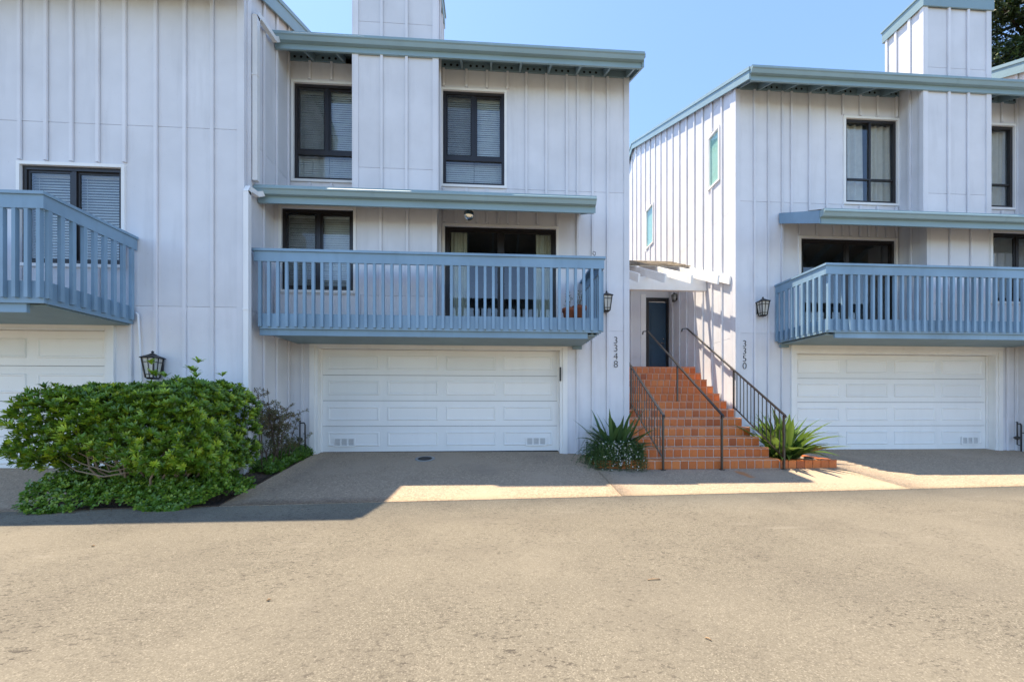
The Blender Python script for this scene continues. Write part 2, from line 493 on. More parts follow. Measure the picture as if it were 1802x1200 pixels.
# ------------------------------------------------------------------ wall, window, door builders
def gridwall(fr, ac, zc, filled, n0, n1, top=None):
    mb = MB()
    T = (lambda a, z: min(z, top(a))) if top else (lambda a, z: z)
    def P(i, j, n): return fr.p(ac[i], n, T(ac[i], zc[j]))
    na, nz = len(ac)-1, len(zc)-1
    def ok(i, j):
        if not (0 <= i < na and 0 <= j < nz) or not filled(i, j): return False
        if top and max(top(ac[i]), top(ac[i+1])) <= zc[j] + 1e-6: return False
        return True
    for i in range(na):
        for j in range(nz):
            if not ok(i, j): continue
            for n in (n0, n1):
                mb.add([P(i,j,n), P(i+1,j,n), P(i+1,j+1,n), P(i,j+1,n)], [(0,1,2,3)])
            for di, dj, e in ((-1,0,((i,j),(i,j+1))), (1,0,((i+1,j),(i+1,j+1))), (0,-1,((i,j),(i+1,j))), (0,1,((i,j+1),(i+1,j+1)))):
                if not ok(i+di, j+dj):
                    (p, q), (r, s) = e
                    mb.add([P(p,q,n0), P(r,s,n0), P(r,s,n1), P(p,q,n1)], [(0,1,2,3)])
    return mb
def weld(me):
    bm = bmesh.new(); bm.from_mesh(me)
    bmesh.ops.remove_doubles(bm, verts=bm.verts, dist=1e-5)
    bmesh.ops.dissolve_degenerate(bm, edges=bm.edges, dist=1e-5)
    bmesh.ops.recalc_face_normals(bm, faces=bm.faces)
    bm.to_mesh(me); bm.free()
BAT = {}
def batten_mesh(fr):
    k = (round(fr.dn.x), round(fr.dn.y))
    if k not in BAT:
        w, d = .050, .036
        f0 = Frame((0, 0), fr.da[:2], fr.dn[:2])
        mb = MB()
        pl = [(-w/2+.010, 0), (-w/2+.010, .007), (-w/2, .008), (-w/2, d-.004), (-w/2+.004, d), (w/2-.004, d), (w/2, d-.004), (w/2, .008), (w/2-.010, .007), (w/2-.010, 0)]
        n_ = len(pl)
        vs = [f0.p(a, n, 0) for a, n in pl] + [f0.p(a, n, 1) for a, n in pl]
        mb.add(vs, [tuple(range(n_-1, -1, -1)), tuple(range(n_, 2*n_))] + [(i, i+1, i+1+n_, i+n_) for i in range(n_-1)])
        BAT[k] = mb.mesh('batten', WALL)
    return BAT[k]
def wall(parent, name, fr, a0, a1, z0, z1, holes=(), seams=(), battens=(), top=None, keep=None, thick=.11, corner=(), margin=.02):
    """sheet siding: backing wall > panels split at the seams, battens over them"""
    ac = sorted(set([a0, a1] + [h[i] for h in holes for i in (0, 1)] + list(keep or [])))
    zc = sorted(set([z0, z1] + [h[i] for h in holes for i in (2, 3)]))
    def inh(i, j, AC, ZC):
        a, z = (AC[i]+AC[i+1])/2, (ZC[j]+ZC[j+1])/2
        return not any(h[0] < a < h[1] and h[2] < z < h[3] for h in holes)
    mb = gridwall(fr, ac, zc, lambda i, j: inh(i, j, ac, zc), -.0125, -thick, top)
    w = mb.build(name, WALL, parent); weld(w.data)
    cuts = [z0] + [s for s in sorted(seams) if z0 < s < z1] + [z1]
    for k in range(len(cuts)-1):
        lo, hi = cuts[k] + (.0035 if k else 0), cuts[k+1] - (.0035 if k < len(cuts)-2 else 0)
        zz = sorted(set([lo, hi] + [v for h in holes for v in (h[2], h[3]) if lo < v < hi]))
        cells = {(i, j) for i in range(len(ac)-1) for j in range(len(zz)-1) if inh(i, j, ac, zz)}
        while cells:                                       # every separate sheet is its own piece
            todo = [cells.pop()]; comp = set(todo)
            while todo:
                i, j = todo.pop()
                for q in ((i+1, j), (i-1, j), (i, j+1), (i, j-1)):
                    if q in cells: cells.discard(q); comp.add(q); todo.append(q)
            pm = gridwall(fr, ac, zz, lambda i, j: (i, j) in comp, 0, -.0123, top)
            if pm.f:
                o = pm.build('panel', WALL, w); weld(o.data)
    for b in battens:
        a, lo, hi = b if isinstance(b, tuple) else (b, z0, z1)
        if top: hi = min(hi, top(a) - .02)
        segs = [(lo, hi)]
        for h in holes:
            if h[0] - margin - .03 < a < h[1] + margin + .03:
                ns = []
                for s, e in segs:
                    if h[2]-margin > s: ns.append((s, min(e, h[2]-margin)))
                    if h[3]+margin < e: ns.append((max(s, h[3]+margin), e))
                segs = ns
        for s, e in segs:
            if e - s > .04:
                place('batten', batten_mesh(fr), w, fr.p(a, .0005, s), (1, 1, e-s), (0, random.uniform(-.0015, .0015) if fr.da.x else 0, 0))
    for a, lo, hi in corner:                               # flat corner board
        c = MB(); fr.box(c, a-.045, a+.045, .0006, .024, lo, hi); c.build('corner_board', WALL, w)
    return w
def window(parent, fr, a0, a1, z0, z1, kind='slide2', dress='blind', gl=None, mat=BRONZE, trim=True, name='window', open_left=.0, depth=1.6, tw=.05):
    """a0..z1: the hole in the wall. dark frame, panes, white trim, dressing, dim room behind"""
    gl = gl or GLASS
    f = .058; n0, n1, so = -.075, -.012, 0
    if dress == 'side': f, n0, n1, so = .022, -.03, .02, .042
    mb = MB()
    B = lambda m, *q: fr.box(m, *q)
    B(mb, a0, a1, n0, n1, z1-f, z1); B(mb, a0, a1, n0, n1, z0, z0+f)
    B(mb, a0, a0+f, n0, n1, z0+f, z1-f); B(mb, a1-f, a1, n0, n1, z0+f, z1-f)
    am = (a0+a1)/2; panes = []
    if kind == 'slide2':
        B(mb, am-.035, am+.035, n0, n1-.008, z0+f, z1-f)
        panes = [(a0+f, am-.035, z0+f, z1-f), (am+.035, a1-f, z0+f, z1-f)]
    elif kind == 'over1':                                  # two sliding lights over one low fixed light
        zt = z0 + (z1-z0)*.29
        B(mb, a0+f, a1-f, n0, n1-.004, zt-.045, zt+.045); B(mb, am-.033, am+.033, n0, n1-.010, zt+.045, z1-f)
        panes = [(a0+f, am-.033, zt+.045, z1-f), (am+.033, a1-f, zt+.045, z1-f), (a0+f, a1-f, z0+f, zt-.045)]
    elif kind == 'cross':
        zt = z0 + (z1-z0)*.29
        B(mb, a0+f, a1-f, n0, n1-.010, zt-.018, zt+.018)
        B(mb, am-.022, am+.022, n0, n1-.006, zt+.018, z1-f); B(mb, am-.022, am+.022, n0, n1-.006, z0+f, zt-.018)
        panes = [(a0+f, am-.022, zt+.018, z1-f), (am+.022, a1-f, zt+.018, z1-f), (a0+f, am-.022, z0+f, zt-.018), (am+.022, a1-f, z0+f, zt-.018)]
    else:
        panes = [(a0+f, a1-f, z0+f, z1-f)]
    w = mb.build(name, mat, parent)
    for i, (p, q, r, s) in enumerate(panes):
        m = MB(); nn = -.045 - .012*(i % 2) + so
        sw = .034 if kind in ('slide2', 'over1') and i < 2 else 0
        if sw:
            sm = MB()
            B(sm, p, q, nn-.014, nn+.014, r, r+sw); B(sm, p, q, nn-.014, nn+.014, s-sw, s)
            B(sm, p, p+sw, nn-.014, nn+.014, r+sw, s-sw); B(sm, q-sw, q, nn-.014, nn+.014, r+sw, s-sw)
            sm.build('sash', mat, w)
            p, q, r, s = p+sw, q-sw, r+sw, s-sw
        B(m, p, q, nn-.003, nn+.003, r, s); m.build('pane', gl, w)
    if dress == 'blind':                                   # insect screen over the sliding half
        p, q, r, s_ = panes[0]
        m = MB(); B(m, p+.006, q-.006, -.024, -.022, r+.006, s_-.006); m.build('insect_screen', SCREEN, w)
    if trim:
        t = MB(); e = tw
        B(t, a0-e, a1+e, -.01, .030, z1+.001, z1+e); B(t, a0-e, a1+e, -.01, .030, z0-e, z0-.001)
        B(t, a0-e, a0-.001, -.01, .030, z0-.001, z1+.001); B(t, a1+.001, a1+e, -.01, .030, z0-.001, z1+.001)
        t.build('trim', WHITE, w)
    # room behind
    r = MB(); b0, b1 = -.112, -depth
    P = fr.p; A0, A1, Z0, Z1 = a0-.4, a1+.4, z0-.2, z1+.25
    if dress == 'side': A0, A1, Z0, Z1 = a0, a1, z0, z1
    r.add([P(A0,b0,Z0),P(A1,b0,Z0),P(A1,b0,Z1),P(A0,b0,Z1),P(A0,b1,Z0),P(A1,b1,Z0),P(A1,b1,Z1),P(A0,b1,Z1)],
          [(4,5,6,7),(0,1,5,4),(3,2,6,7),(0,3,7,4),(1,2,6,5)])
    r.build('room_interior', ROOM, w)
    if dress in ('blind', 'blind_open'):
        s = MB(); pitch = .044; tilt = 1.22 if dress == 'blind' else .92
        for (c0, c1) in ((a0+.03, am-.004), (am+.004, a1-.03)):
            z = z1 - .10
            B(s, c0, c1, -.165, -.115, z1-.09, z1-.03)
            while z > z0 + .06:
                h = .046
                dz, dn = h*sin(tilt)/2, h*cos(tilt)/2
                jz = random.uniform(-.004, .004)
                s.add([P(c0, -.14-dn, z+dz+jz), P(c1, -.14-dn, z+dz), P(c1, -.14+dn, z-dz), P(c0, -.14+dn, z-dz+jz),
                       P(c0, -.14-dn, z+dz+jz-.002), P(c1, -.14-dn, z+dz-.002), P(c1, -.14+dn, z-dz-.002), P(c0, -.14+dn, z-dz+jz-.002)],
                      [(0,1,2,3),(4,5,6,7),(0,1,5,4),(2,3,7,6),(1,2,6,5),(3,0,4,7)])
                z -= pitch
            for q in (.15, .85):
                ac = c0 + (c1-c0)*q
                B(s, ac-.002, ac+.002, -.112, -.110, z0+.06, z1-.08)
        s.build('blind', BLIND, w, recalc=True)
    elif dress in ('drape', 'curtain', 'side_curtain'):
        spans = {'drape': ((.0, .47), (.55, 1.)), 'curtain': ((.06, .20), (.80, .97)), 'side_curtain': ((.05, .19), (.83, .985))}[dress]
        for t0, t1 in spans:
            s = MB(); n = 60; vs = []
            for k in range(n+1):
                t = k/n; a = a0 + (a1-a0)*(t0+(t1-t0)*t)
                wv = .032*sin(t*(t1-t0)*46) + .012*sin(t*31+1)
                for z, am_ in ((z1-.02, .7), ((z0+z1)/2, 1.), (z0+.03, 1.25)):
                    vs.append(P(a + .01*sin(t*9+z), -.165 + wv*am_, z))
            s.add(vs, [(3*k+j, 3*k+3+j, 3*k+4+j, 3*k+1+j) for k in range(n) for j in (0, 1)], True)
            s.build('curtain', DRAPE if dress == 'drape' else CURT, w)
    return w
def garage_door(parent, fr, a0, a1, z0, z1, vents=(), ncol=4):
    """sectional door: four sections, sixteen moulded panels, jamb trim"""
    P, B = fr.p, fr.box
    d = empty('garage_door', P((a0+a1)/2, -.15, z0)); d.parent = parent; d.location = WP[d] - WP[parent]
    H = (z1-z0)/4; n = -.15
    for k in range(4):
        m = MB(); B(m, a0, a1, n-.045, n, z0+k*H+.004, z0+(k+1)*H-.004); m.build('door_section', GDOOR, d)
    pw, ph = (a1-a0-.10)/ncol, H*.56
    mb = MB()                                             # one moulded panel, shared
    W, Hh = pw-.16, ph
    rings = [(0, 0), (.012, .016), (.030, .016), (.044, .004), (.060, .004)]
    vs = []
    for ins, out in rings:
        for sa, sz in ((0,0),(1,0),(1,1),(0,1)):
            a = ins if sa == 0 else W-ins; z = ins if sz == 0 else Hh-ins
            vs.append(Frame((0,0), fr.da[:2], fr.dn[:2]).p(a, out+.0005, z))
    fs = [(r*4+k, r*4+(k+1) % 4, r*4+4+(k+1) % 4, r*4+4+k) for r in range(4) for k in range(4)] + [(16,17,18,19)]
    mb.add(vs, fs)
    me = mb.mesh('moulded_panel', GDOOR, recalc=False)
    bm = bmesh.new(); bm.from_mesh(me)
    for f_ in bm.faces:
        if f_.normal.dot(fr.dn) < -.01: f_.normal_flip()
    bm.to_mesh(me); bm.free()
    for k in range(4):
        for c in range(ncol):
            place('moulded_panel', me, d, P(a0+.05+c*pw+.08, n, z0+k*H+H*.22))
    for va in vents:
        m = MB(); z = z0+.11; w = .44
        B(m, va, va+w, n+.0165, n+.030, z, z+.022); B(m, va, va+w, n+.0165, n+.030, z+.158, z+.18)
        for q in range(4):
            a = va + q*(w-.03)/3
            B(m, a, a+.03, n+.0165, n+.030, z+.022, z+.158)
        v = m.build('door_vent', GDOOR, d)
        m = MB()
        for q in range(3):
            a = va + .03 + q*(w-.03)/3
            for r_ in range(6):
                zz = z+.026+r_*.022
                B(m, a+.004, a+.106, n+.0165, n+.022, zz, zz+.015)
        m.build('louvre', VENT, d)
    m = MB(); B(m, a0, a1, n-.04, n-.005, z0-.035, z0+.003); m.build('bottom_seal', RUBBER, d)
    t = MB()                                              # jamb, stop and casing
    for s, q in ((-1, a0), (1, a1)):
        B(t, q+s*.002, q+s*.055, n-.05, .012, z0-.05, z1+.002)
        B(t, q+s*.056, q+s*.155, -.01, .034, z0-.05, z1+.10)
        B(t, q-s*.030, q+s*.001, n+.004, n+.022, z0, z1)
    B(t, a0-.0545, a1+.0545, n-.05, .012, z1+.003, z1+.055)
    B(t, a0-.0555, a1+.0555, -.01, .033, z1+.056, z1+.0995)
    B(t, a0-.155, a1+.155, -.01, .040, z1+.101, z1+.20)
    t.build('casing', WHITE, d)
    r = MB(); B(r, a0-.2, a1+.2, -.9, n-.08, z0-.1, z1+.1); r.build('door_backing', ROOM, d)
    return d
def gutter(parent, x0, x1, y, z, mat=TEAL):
    """K-style gutter whose back stands at y, rim at z; runs along X"""
    pr = [(0, 0), (-.085, 0), (-.120, -.035), (-.118, -.058), (-.098, -.070), (-.082, -.105), (-.070, -.128), (0, -.132)]
    m = MB(); m.prism([(y+a, z+b) for a, b in pr], 'x', x0, x1)
    m.box(x0, x1, y-.100, y-.084, z-.022, z+.007)         # rolled lip
    o = m.build('gutter', mat, parent)
    for k in range(1, int(abs(x1-x0)/2.4)+1):             # slip joints
        xj = x0 + (x1-x0)*k/(int(abs(x1-x0)/2.4)+1)
        j = MB(); j.prism([(y+a*1.02, z+b*1.012-.0008) for a, b in pr], 'x', xj-.03, xj+.03); j.build('gutter_joint', mat, o)
    return o
SHM = {}
def shingle_row(parent, x0, x1, yf, zf, slope, rows=1):
    """thick shake butts along an eave, each its own piece"""
    if 'm' not in SHM:
        L_ = .42; m = MB()
        m.add([(0,0,0),(1,0,0),(1,0,.018),(0,0,.018),(0,L_,0),(1,L_,0),(1,L_,.006),(0,L_,.006)],
              [(0,1,2,3),(4,7,6,5),(0,4,5,1),(3,2,6,7),(0,3,7,4),(1,5,6,2)])
        SHM['m'] = m.mesh('shingle', SHINGLE)
    for r in range(rows):
        x = x0
        while x < x1 - .04:
            w = min(random.uniform(.16, .32), x1 - x)
            dy = random.uniform(-.012, .008) + r*.2
            place('shingle', SHM['m'], parent, (x, yf+dy, zf + slope*dy + .003 + .0185*(r > 0)), (w-.006, 1, random.uniform(.8, 1.25)), (atan(slope)-.01*0, 0, 0))
            x += w
def blue_batch(items, name, mat, parent):
    for (p, q, w, h) in items:
        MB().beam(p, q, w, h).build(name, mat, parent)

SL = .47
def lerp_roof(y0, z0, yr, s):
    return lambda y: z0 + s*(min(y, yr)-y0) - s*max(0, y-yr)

# ------------------------------------------------------------------ the town houses with bay, balcony and garage
def town_house(label, X0, sg, YP, dz, floor_z, win, dress_low, keys):
    """X0: the corner at the stairs; u grows away from it (sg = -1 or 1); YP: the main wall plane"""
    X = lambda u: X0 + sg*u
    W = 6.85
    h = empty('town_house', (X(W/2), YP, floor_z), label, 'house', 'town houses along the lane')
    fr = front(YP)
    R = lambda u0, u1: tuple(sorted((X(u0), X(u1))))
    def hole(u0, u1, z0, z1): return (*R(u0, u1), z0+dz, z1+dz)
    zeave = 8.28 + dz + keys.get('eave', 0)                                     # roof surface at the fascia
    YF = YP - .55
    roof_top = lerp_roof(YF, zeave, YP + 5.9, SL)
    ztop = roof_top(YP) - .225
    YL = YP - 1.06                                        # lower roof fascia
    zl = 5.17 + dz
    low_top = lambda y: zl + SL*(y-YL)
    # main wall, all three storeys
    ub = lambda px: 2.89 - PX(px, 7.70)
    wA, wB = hole(2.59, 3.84, 5.97, 7.88), hole(5.52, 6.77, 5.97, 7.88)
    sl = hole(1.52, 3.80, 2.99, 5.12)
    gd = (*R(1.44, 6.31), floor_z, 2.62 + dz*.3)
    gdh = (gd[0]-.05, gd[1]+.05, floor_z-.3, gd[3]+.05)
    zb = low_top(YP) - .22                                # soffit line under the lower roof
    zt = low_top(YP)
    bats = []
    for px in (1069, 1042.5): bats.append(ub(px))
    allu = [(u, floor_z-.2, ztop) for u in bats]
    allu.append((ub(1015.5), floor_z-.2, ztop))
    allu += [(ub(px), zt, ztop) for px in (997, 961, 926)]
    allu += [(ub(px), sl[3], ztop) for px in (891+2, 857, 821, 781)]
    allu += [(ub(px), sl[3], zb) for px in (802, 839.5, 877, 911.5, 946, 980.5)]
    allu += [(ub(px), zt, ztop) for px in (546, 584)]
    allu += [(6.60, floor_z-.2, 2.9)]
    gm = .11
    w = wall(h, 'front_wall', fr, *R(0, W), floor_z-.25, ztop, [wA, wB, sl, gdh], [1.20, 3.03+dz*.5, 5.92+dz],
         [(X(u), lo, hi) for u, lo, hi in allu if not (gdh[0]-gm < X(u) < gdh[1]+gm and hi < gdh[3]+.2)],
         corner=[(X(.045), floor_z-.2, ztop)], margin=.075)
    # corner board return
    c = MB(); c.box(X0-sg*.0006, X0-sg*.022, YP-.024, YP+.07, floor_z-.2, ztop+.02); c.build('corner_board', WALL, w)
    mb = MB(); mb.box(*R(.03, W), YP-.03, YP+.0, ztop-.075, ztop-.012)
    if keys.get('frieze'): mb.build('frieze', WALL, w)
    for hh, dr in ((wA, win[0]), (wB, win[1])):
        window(h, fr, *hh, kind=win[2], dress=dr)
    window(h, fr, *sl, kind='slide2', dress=dress_low[0], name='sliding_door', depth=4.2)
    garage_door(h, fr, gd[0], gd[1], gd[2], gd[3], vents=keys['vents'])
    # side and rear walls
    gable = lambda y: roof_top(y) - .10
    YB = YP + 11.8
    yr = YP + 5.9
    if sg > 0:                                            # the sunlit wall beside the stairs, in full
        fs = left_side(X0)
        holes = [(8.71, 9.11, 6.93, 8.17), (12.36, 12.88, 7.05, 8.33)]
        bts = [YP + .48 + .40*k for k in range(0, 28)]
        sw = wall(h, 'side_wall', fs, YP+.112, YB, .2, 12.2, holes, [1.25, 3.02, 5.93, 8.75], bts, top=gable, keep=[yr],
                  corner=[(YP+.116, .3, gable(YP+.05)-.15)], margin=.075)
        for hh in holes:
            sw_ = window(h, fs, *hh, kind='fixed', dress='side', gl=GLASS_TEAL, mat=WHITE, depth=.30, tw=.04)
            m = MB(); fs.box(m, hh[0]+.001, hh[1]-.001, -.040, -.034, hh[2]+.001, hh[3]-.001); m.build('window_shade', SHADE, sw_)
    else:
        mb = gridwall(right_side(X0), [YP+.115, yr, YB], [.2, 12.2], lambda i, j: True, -.002, -.11, gable)
        o = mb.build('side_wall', WALL, h); weld(o.data)
    mb = gridwall(left_side(X(W)) if sg < 0 else right_side(X(W)), [YP+.115, yr, YB], [.2, 12.2], lambda i, j: True, -.02, -.12, gable)
    o = mb.build('party_wall', WALL, h); weld(o.data)
    mb = MB(); mb.box(*R(.12, W-.13), YB-.15, YB-.02, .2, roof_top(YB)-.1); mb.build('rear_wall', WALL, h)
    # ---- bay and chimney
    YB1 = YP - .50
    b0, b1 = R(3.88, 5.44)
    zc = keys.get('chimney', 9.98 + dz)
    frb = front(YB1)
    ubb = lambda px: 2.89 - PX(px, 7.20)
    ch = wall(h, 'chimney_bay', frb, b0, b1, low_top(YB1)-.02, zc, [], [5.94+dz, 8.68+dz], [X(ubb(p)) for p in (672, 715.5)],
              corner=[(b0+.046, low_top(YB1)+.01, zc), (b1-.046, low_top(YB1)+.01, zc)], thick=.1)
    for fsd, xx in ((left_side(b0), b0), (right_side(b1), b1)):
        mb = gridwall(fsd, [YB1+.102, YP+.26], [low_top(YB1)-.02, zc], lambda i, j: True, 0, -.09)
        s_ = mb.build('bay_side', WALL, ch)
        for a in (YP-.25, YP+.03, YP+.23):
            zlo = low_top(min(a, YP)) if a < YP else roof_top(a)
            zhi = zc
            place('batten', batten_mesh(fsd), ch, fsd.p(a, .0005, zlo), (1, 1, zhi-zlo))
        k = MB(); fsd.box(k, YB1-.0235, YB1+.05, .0006, .020, low_top(YB1)+.01, zc); k.build('corner_board', WALL, ch)
    mb = MB(); mb.box(b0+.09, b1-.09, YP+.16, YP+.26, zeave, zc); mb.build('bay_back', WALL, ch)
    mb = MB(); mb.box(b0-.05, b1+.05, YB1-.05, YB1-.026, zc-.02, zc+.22); mb.box(b0-.05, b1+.05, YP+.27, YP+.31, zc-.02, zc+.22)
    mb.box(b0-.05, b0-.026, YB1-.026, YP+.27, zc-.02, zc+.22); mb.box(b1+.026, b1+.05, YB1-.026, YP+.27, zc-.02, zc+.22)
    cp = mb.build('chimney_cap', TEAL, ch)
    mb = MB(); mb.box(b0-.07, b1+.07, YB1-.07, YP+.33, zc+.221, zc+.26); mb.build('cap_sheet', TEAL, ch)
    # ---- projecting wall beside the bay, under the lower roof
    frl = front(YP-.55)
    l0, l1 = R(3.88, W)
    zlt = low_top(YP-.55) - .20
    wl = (*R(5.42, 6.71), 3.60+dz, 5.10+dz)
    u2 = lambda px: 2.89 - PX(px, 7.15)
    lw = wall(h, 'lower_bay_wall', frl, l0, l1, 2.72+dz, zlt, [wl], [3.52+dz], [X(u2(p)) for p in (670, 717, 632)] + [X(6.80)],
         corner=[(X(3.925), 2.72+dz, zlt)], margin=.075)
    fsd = (right_side(X(3.88)) if sg < 0 else left_side(X(3.88)))
    mb = gridwall(fsd, [YP-.438, YP-.001], [2.72+dz, low_top(YP)-.24], lambda i, j: True, .0, -.1, lambda y: low_top(y)-.21)
    o = mb.build('bay_return', WALL, lw); weld(o.data)
    place('batten', batten_mesh(fsd), lw, fsd.p(YP-.27, .0005, 2.75+dz), (1, 1, low_top(YP-.27)-.24-2.75-dz))
    window(h, frl, *wl, kind='slide2', dress=dress_low[1], depth=.5 if dress_low[1] == 'blind' else 1.4)
    # ---- main roof
    rf = MB()
    x0, x1 = R(-.07, W+.005)
    t = .075
    rf.prism([(YF-.03, zeave-.014), (yr, roof_top(yr)), (YB+.4, roof_top(YB+.4)), (YB+.4, roof_top(YB+.4)-t), (yr, roof_top(yr)-t), (YF-.03, zeave-.014-t)], 'x', x0, x1)
    roof = rf.build('roof', SHINGLE, h)
    shingle_row(roof, x0-.01, x1, YF-.065, zeave-.020, SL)
    m = MB(); m.box(x0+.02, x1, YF, YF+.034, zeave-.240, zeave-.09); m.build('fascia', TEAL, roof)
    gx = sorted((X(-.09), X(W-.015)))
    gutter(roof, gx[0], gx[1], YF-.002, zeave-.012)
    for xx, sgn in ((X(-.07), -sg), ) + (((X(W), sg),) if keys.get('far_rake') else ()):        # rake board
        o_ = sgn*.0
        xa, xb = sorted((xx + sgn*.001, xx + sgn*.036))
        m = MB()
        m.prism([(YF-.03, zeave-.02), (yr, roof_top(yr)-.004), (yr, roof_top(yr)-.26), (YF-.03, zeave-.24)], 'x', xa, xb)
        m.prism([(yr, roof_top(yr)-.004), (YB+.4, roof_top(YB+.4)-.02), (YB+.4, roof_top(YB+.4)-.29), (yr, roof_top(yr)-.27)], 'x', xa, xb)
        m.build('rake_board', TEAL, roof)
        xa, xb = sorted((xx + sgn*.0365, xx + sgn*.055))
        m = MB()
        m.prism([(YF-.05, zeave+.008), (yr, roof_top(yr)+.018), (yr, roof_top(yr)-.06), (YF-.05, zeave-.07)], 'x', xa, xb)
        m.prism([(yr, roof_top(yr)+.018), (YB+.4, roof_top(YB+.4)+.0), (YB+.4, roof_top(YB+.4)-.07), (yr, roof_top(yr)-.06)], 'x', xa, xb)
        m.build('rake_trim', TEAL, roof)
    # rafter tails and vented blocking
    zs = lambda y: roof_top(y) - .078
    us = [.02] + [.50 + .585*k for k in range(0, 11)]
    for i, u in enumerate(us):
        if 3.80 < u < 5.52: continue
        xa, xb = sorted((X(u), X(u+.042)))
        m = MB(); m.prism([(YF+.035, zs(YF+.035)), (YP+.01, zs(YP+.01)), (YP+.01, zs(YP+.01)-.145), (YF+.035, zs(YF+.035)-.145)], 'x', xa, xb)
        m.build('rafter', SOFFIT, roof)
        nu = us[i+1] if i+1 < len(us) else W
        if 3.80 < nu < 5.52: nu = 3.88
        m = MB(); m.box(*R(u+.044, nu-.002), YP-.030, YP-.004, zs(YP)-.147, zs(YP)-.012)
        b_ = m.build('eave_block', SOFFIT, h)
        if nu-u > .4 and i > 0:
            if 'vh' not in SHM:
                m = MB(); m.add([(0, 0, 0)] + [(.026*cos(a*pi/6), 0, .026*sin(a*pi/6)) for a in range(12)], [(0, 1+a, 1+(a+1) % 12) for a in range(12)])
                SHM['vh'] = m.mesh('vent_hole', HOLE, recalc=False)
            for q in (-1, 0, 1):
                place('vent_hole', SHM['vh'], b_, (X((u+nu+.04)/2 + q*.125), YP-.0315, zs(YP)-.082))
    m = MB(); m.prism([(YF+.035, zs(YF)-.001), (YP+.1, zs(YP+.1)-.001), (YP+.1, zs(YP+.1)+.0008), (YF+.035, zs(YF)+.0008)], 'x', x0+.01, x1-.01); m.build('soffit_board', SOFFIT, roof)
    # ---- lower roof over the balcony
    x0, x1 = R(1.02, W-.004)
    t = .06
    rf = MB()
    rf.prism([(YL-.03, zl-.014), (YP-.03, low_top(YP-.03)), (YP-.03, low_top(YP-.03)-t), (YL-.03, zl-.014-t)], 'x', x0, x1)
    lr = rf.build('lower_roof', SHINGLE, h)
    shingle_row(lr, x0, x1, YL-.075, zl-.022, SL)
    shingle_row(lr, x0, x1, YL+.08, low_top(YL+.08)-.004, SL)
    m = MB(); m.box(x0+.01, x1, YL, YL+.034, zl-.25, zl-.075); m.build('fascia', TEAL, lr)
    gx = sorted((X(1.0), X(W-.012)))
    gutter(lr, gx[0], gx[1], YL-.002, zl-.006)
    xa, xb = sorted((X(1.02)-sg*.001, X(1.02)-sg*.03))
    m = MB(); m.prism([(YL-.0, zl+.006), (YP-.03, low_top(YP-.03)+.006), (YP-.03, low_top(YP-.03)-.23), (YL-.0, zl-.25)], 'x', xa, xb)
    m.build('rake_board', TEAL if sg < 0 else BLUE, lr)
    for k in range(11):
        u = 1.10 + .565*k
        lim = YP-.03 if u < 3.8 else YP-.56
        xa, xb = sorted((X(u), X(u+.04)))
        m = MB(); z2 = lambda y: low_top(y)-.062
        m.prism([(YL+.035, z2(YL+.035)), (lim, z2(lim)), (lim, z2(lim)-.14), (YL+.035, z2(YL+.035)-.14)], 'x', xa, xb)
        m.build('rafter', SOFFIT, lr)
    # ---- balcony
    bal = empty('balcony', (X(3.8), YP-.6, 2.9+dz)); bal.parent = h; bal.location = WP[bal]-WP[h]
    yb = YP - 1.25
    zd = 2.97 + dz; zr = 4.04 + dz
    ue, uz = .955, keys.get('bal_end', 6.74)
    m = MB()
    n = 8
    for k in range(n):                                    # deck boards
        y0 = yb+.05 + (1.19/n)*k
        m.box(*R(ue+.05, uz-.02), y0+.003, y0+1.19/n-.003, zd-.035, zd)
    m.build('deck', SOFFIT, bal)
    for k in range(12):
        u = ue+.10+k*.5
        if u < uz-.05:
            m = MB(); m.box(*R(u, u+.04), yb+.095, YP-.03, zd-.255, zd-.037); m.build('joist', SOFFIT, bal)
    m = MB(); m.box(*R(ue+.06, uz-.01), yb+.080, YP-.03, zd-.275, zd-.257); m.build('underside', SOFFIT, bal)
    m = MB(); m.box(*R(ue, uz), yb, yb+.038, zd-.235, zd+.02); m.build('rim_board', BLUE, bal)
    m = MB(); m.box(*R(ue+.22, uz+.02), yb+.040, yb+.078, zd-.335, zd-.19); m.build('lower_fascia', BLUE, bal)
    m = MB(); m.box(*R(ue, ue+.038), yb+.04, YP-.03, zd-.235, zd+.02); m.build('rim_board', BLUE, bal)
    m = MB(); m.box(*R(ue+.04, ue+.23), YP-.08, YP-.035, zd-.335, zd-.26); m.build('ledger', SOFFIT, bal)
    # rails
    m = MB(); m.box(*R(ue-.07, uz+.10), yb-.075, yb+.075, zr-.040, zr); m.build('cap_rail', BLUE, bal)
    m = MB(); m.box(*R(ue-.05, uz+.06), yb-.050, yb-.012, zr-.205, zr-.042); m.build('top_rail', BLUE, bal)
    m = MB(); m.box(*R(ue-.07, ue+.075), yb+.077, YP-.028, zr-.040, zr-.001); m.build('cap_rail', BLUE, bal)
    m = MB(); m.box(*R(ue-.05, ue-.012), yb-.011, YP-.028, zr-.205, zr-.042); m.build('top_rail', BLUE, bal)
    if 'bm' not in SHM:
        m = MB(); q = .0225
        m.box(-q, q, -q, q, 0, 1.0); SHM['bm'] = m.mesh('baluster', BLUE)
    H_ = (zr-.206) - (zd-.205)
    nb = keys.get('nb', 41)
    for k in range(nb):
        u = ue + .022 + (uz - ue - .05)*k/(nb-1)
        place('baluster', SHM['bm'], bal, (X(u), yb-.024, zd-.205), (1, 1, H_), (0, random.uniform(-.002, .002), 0))
    nb = 9
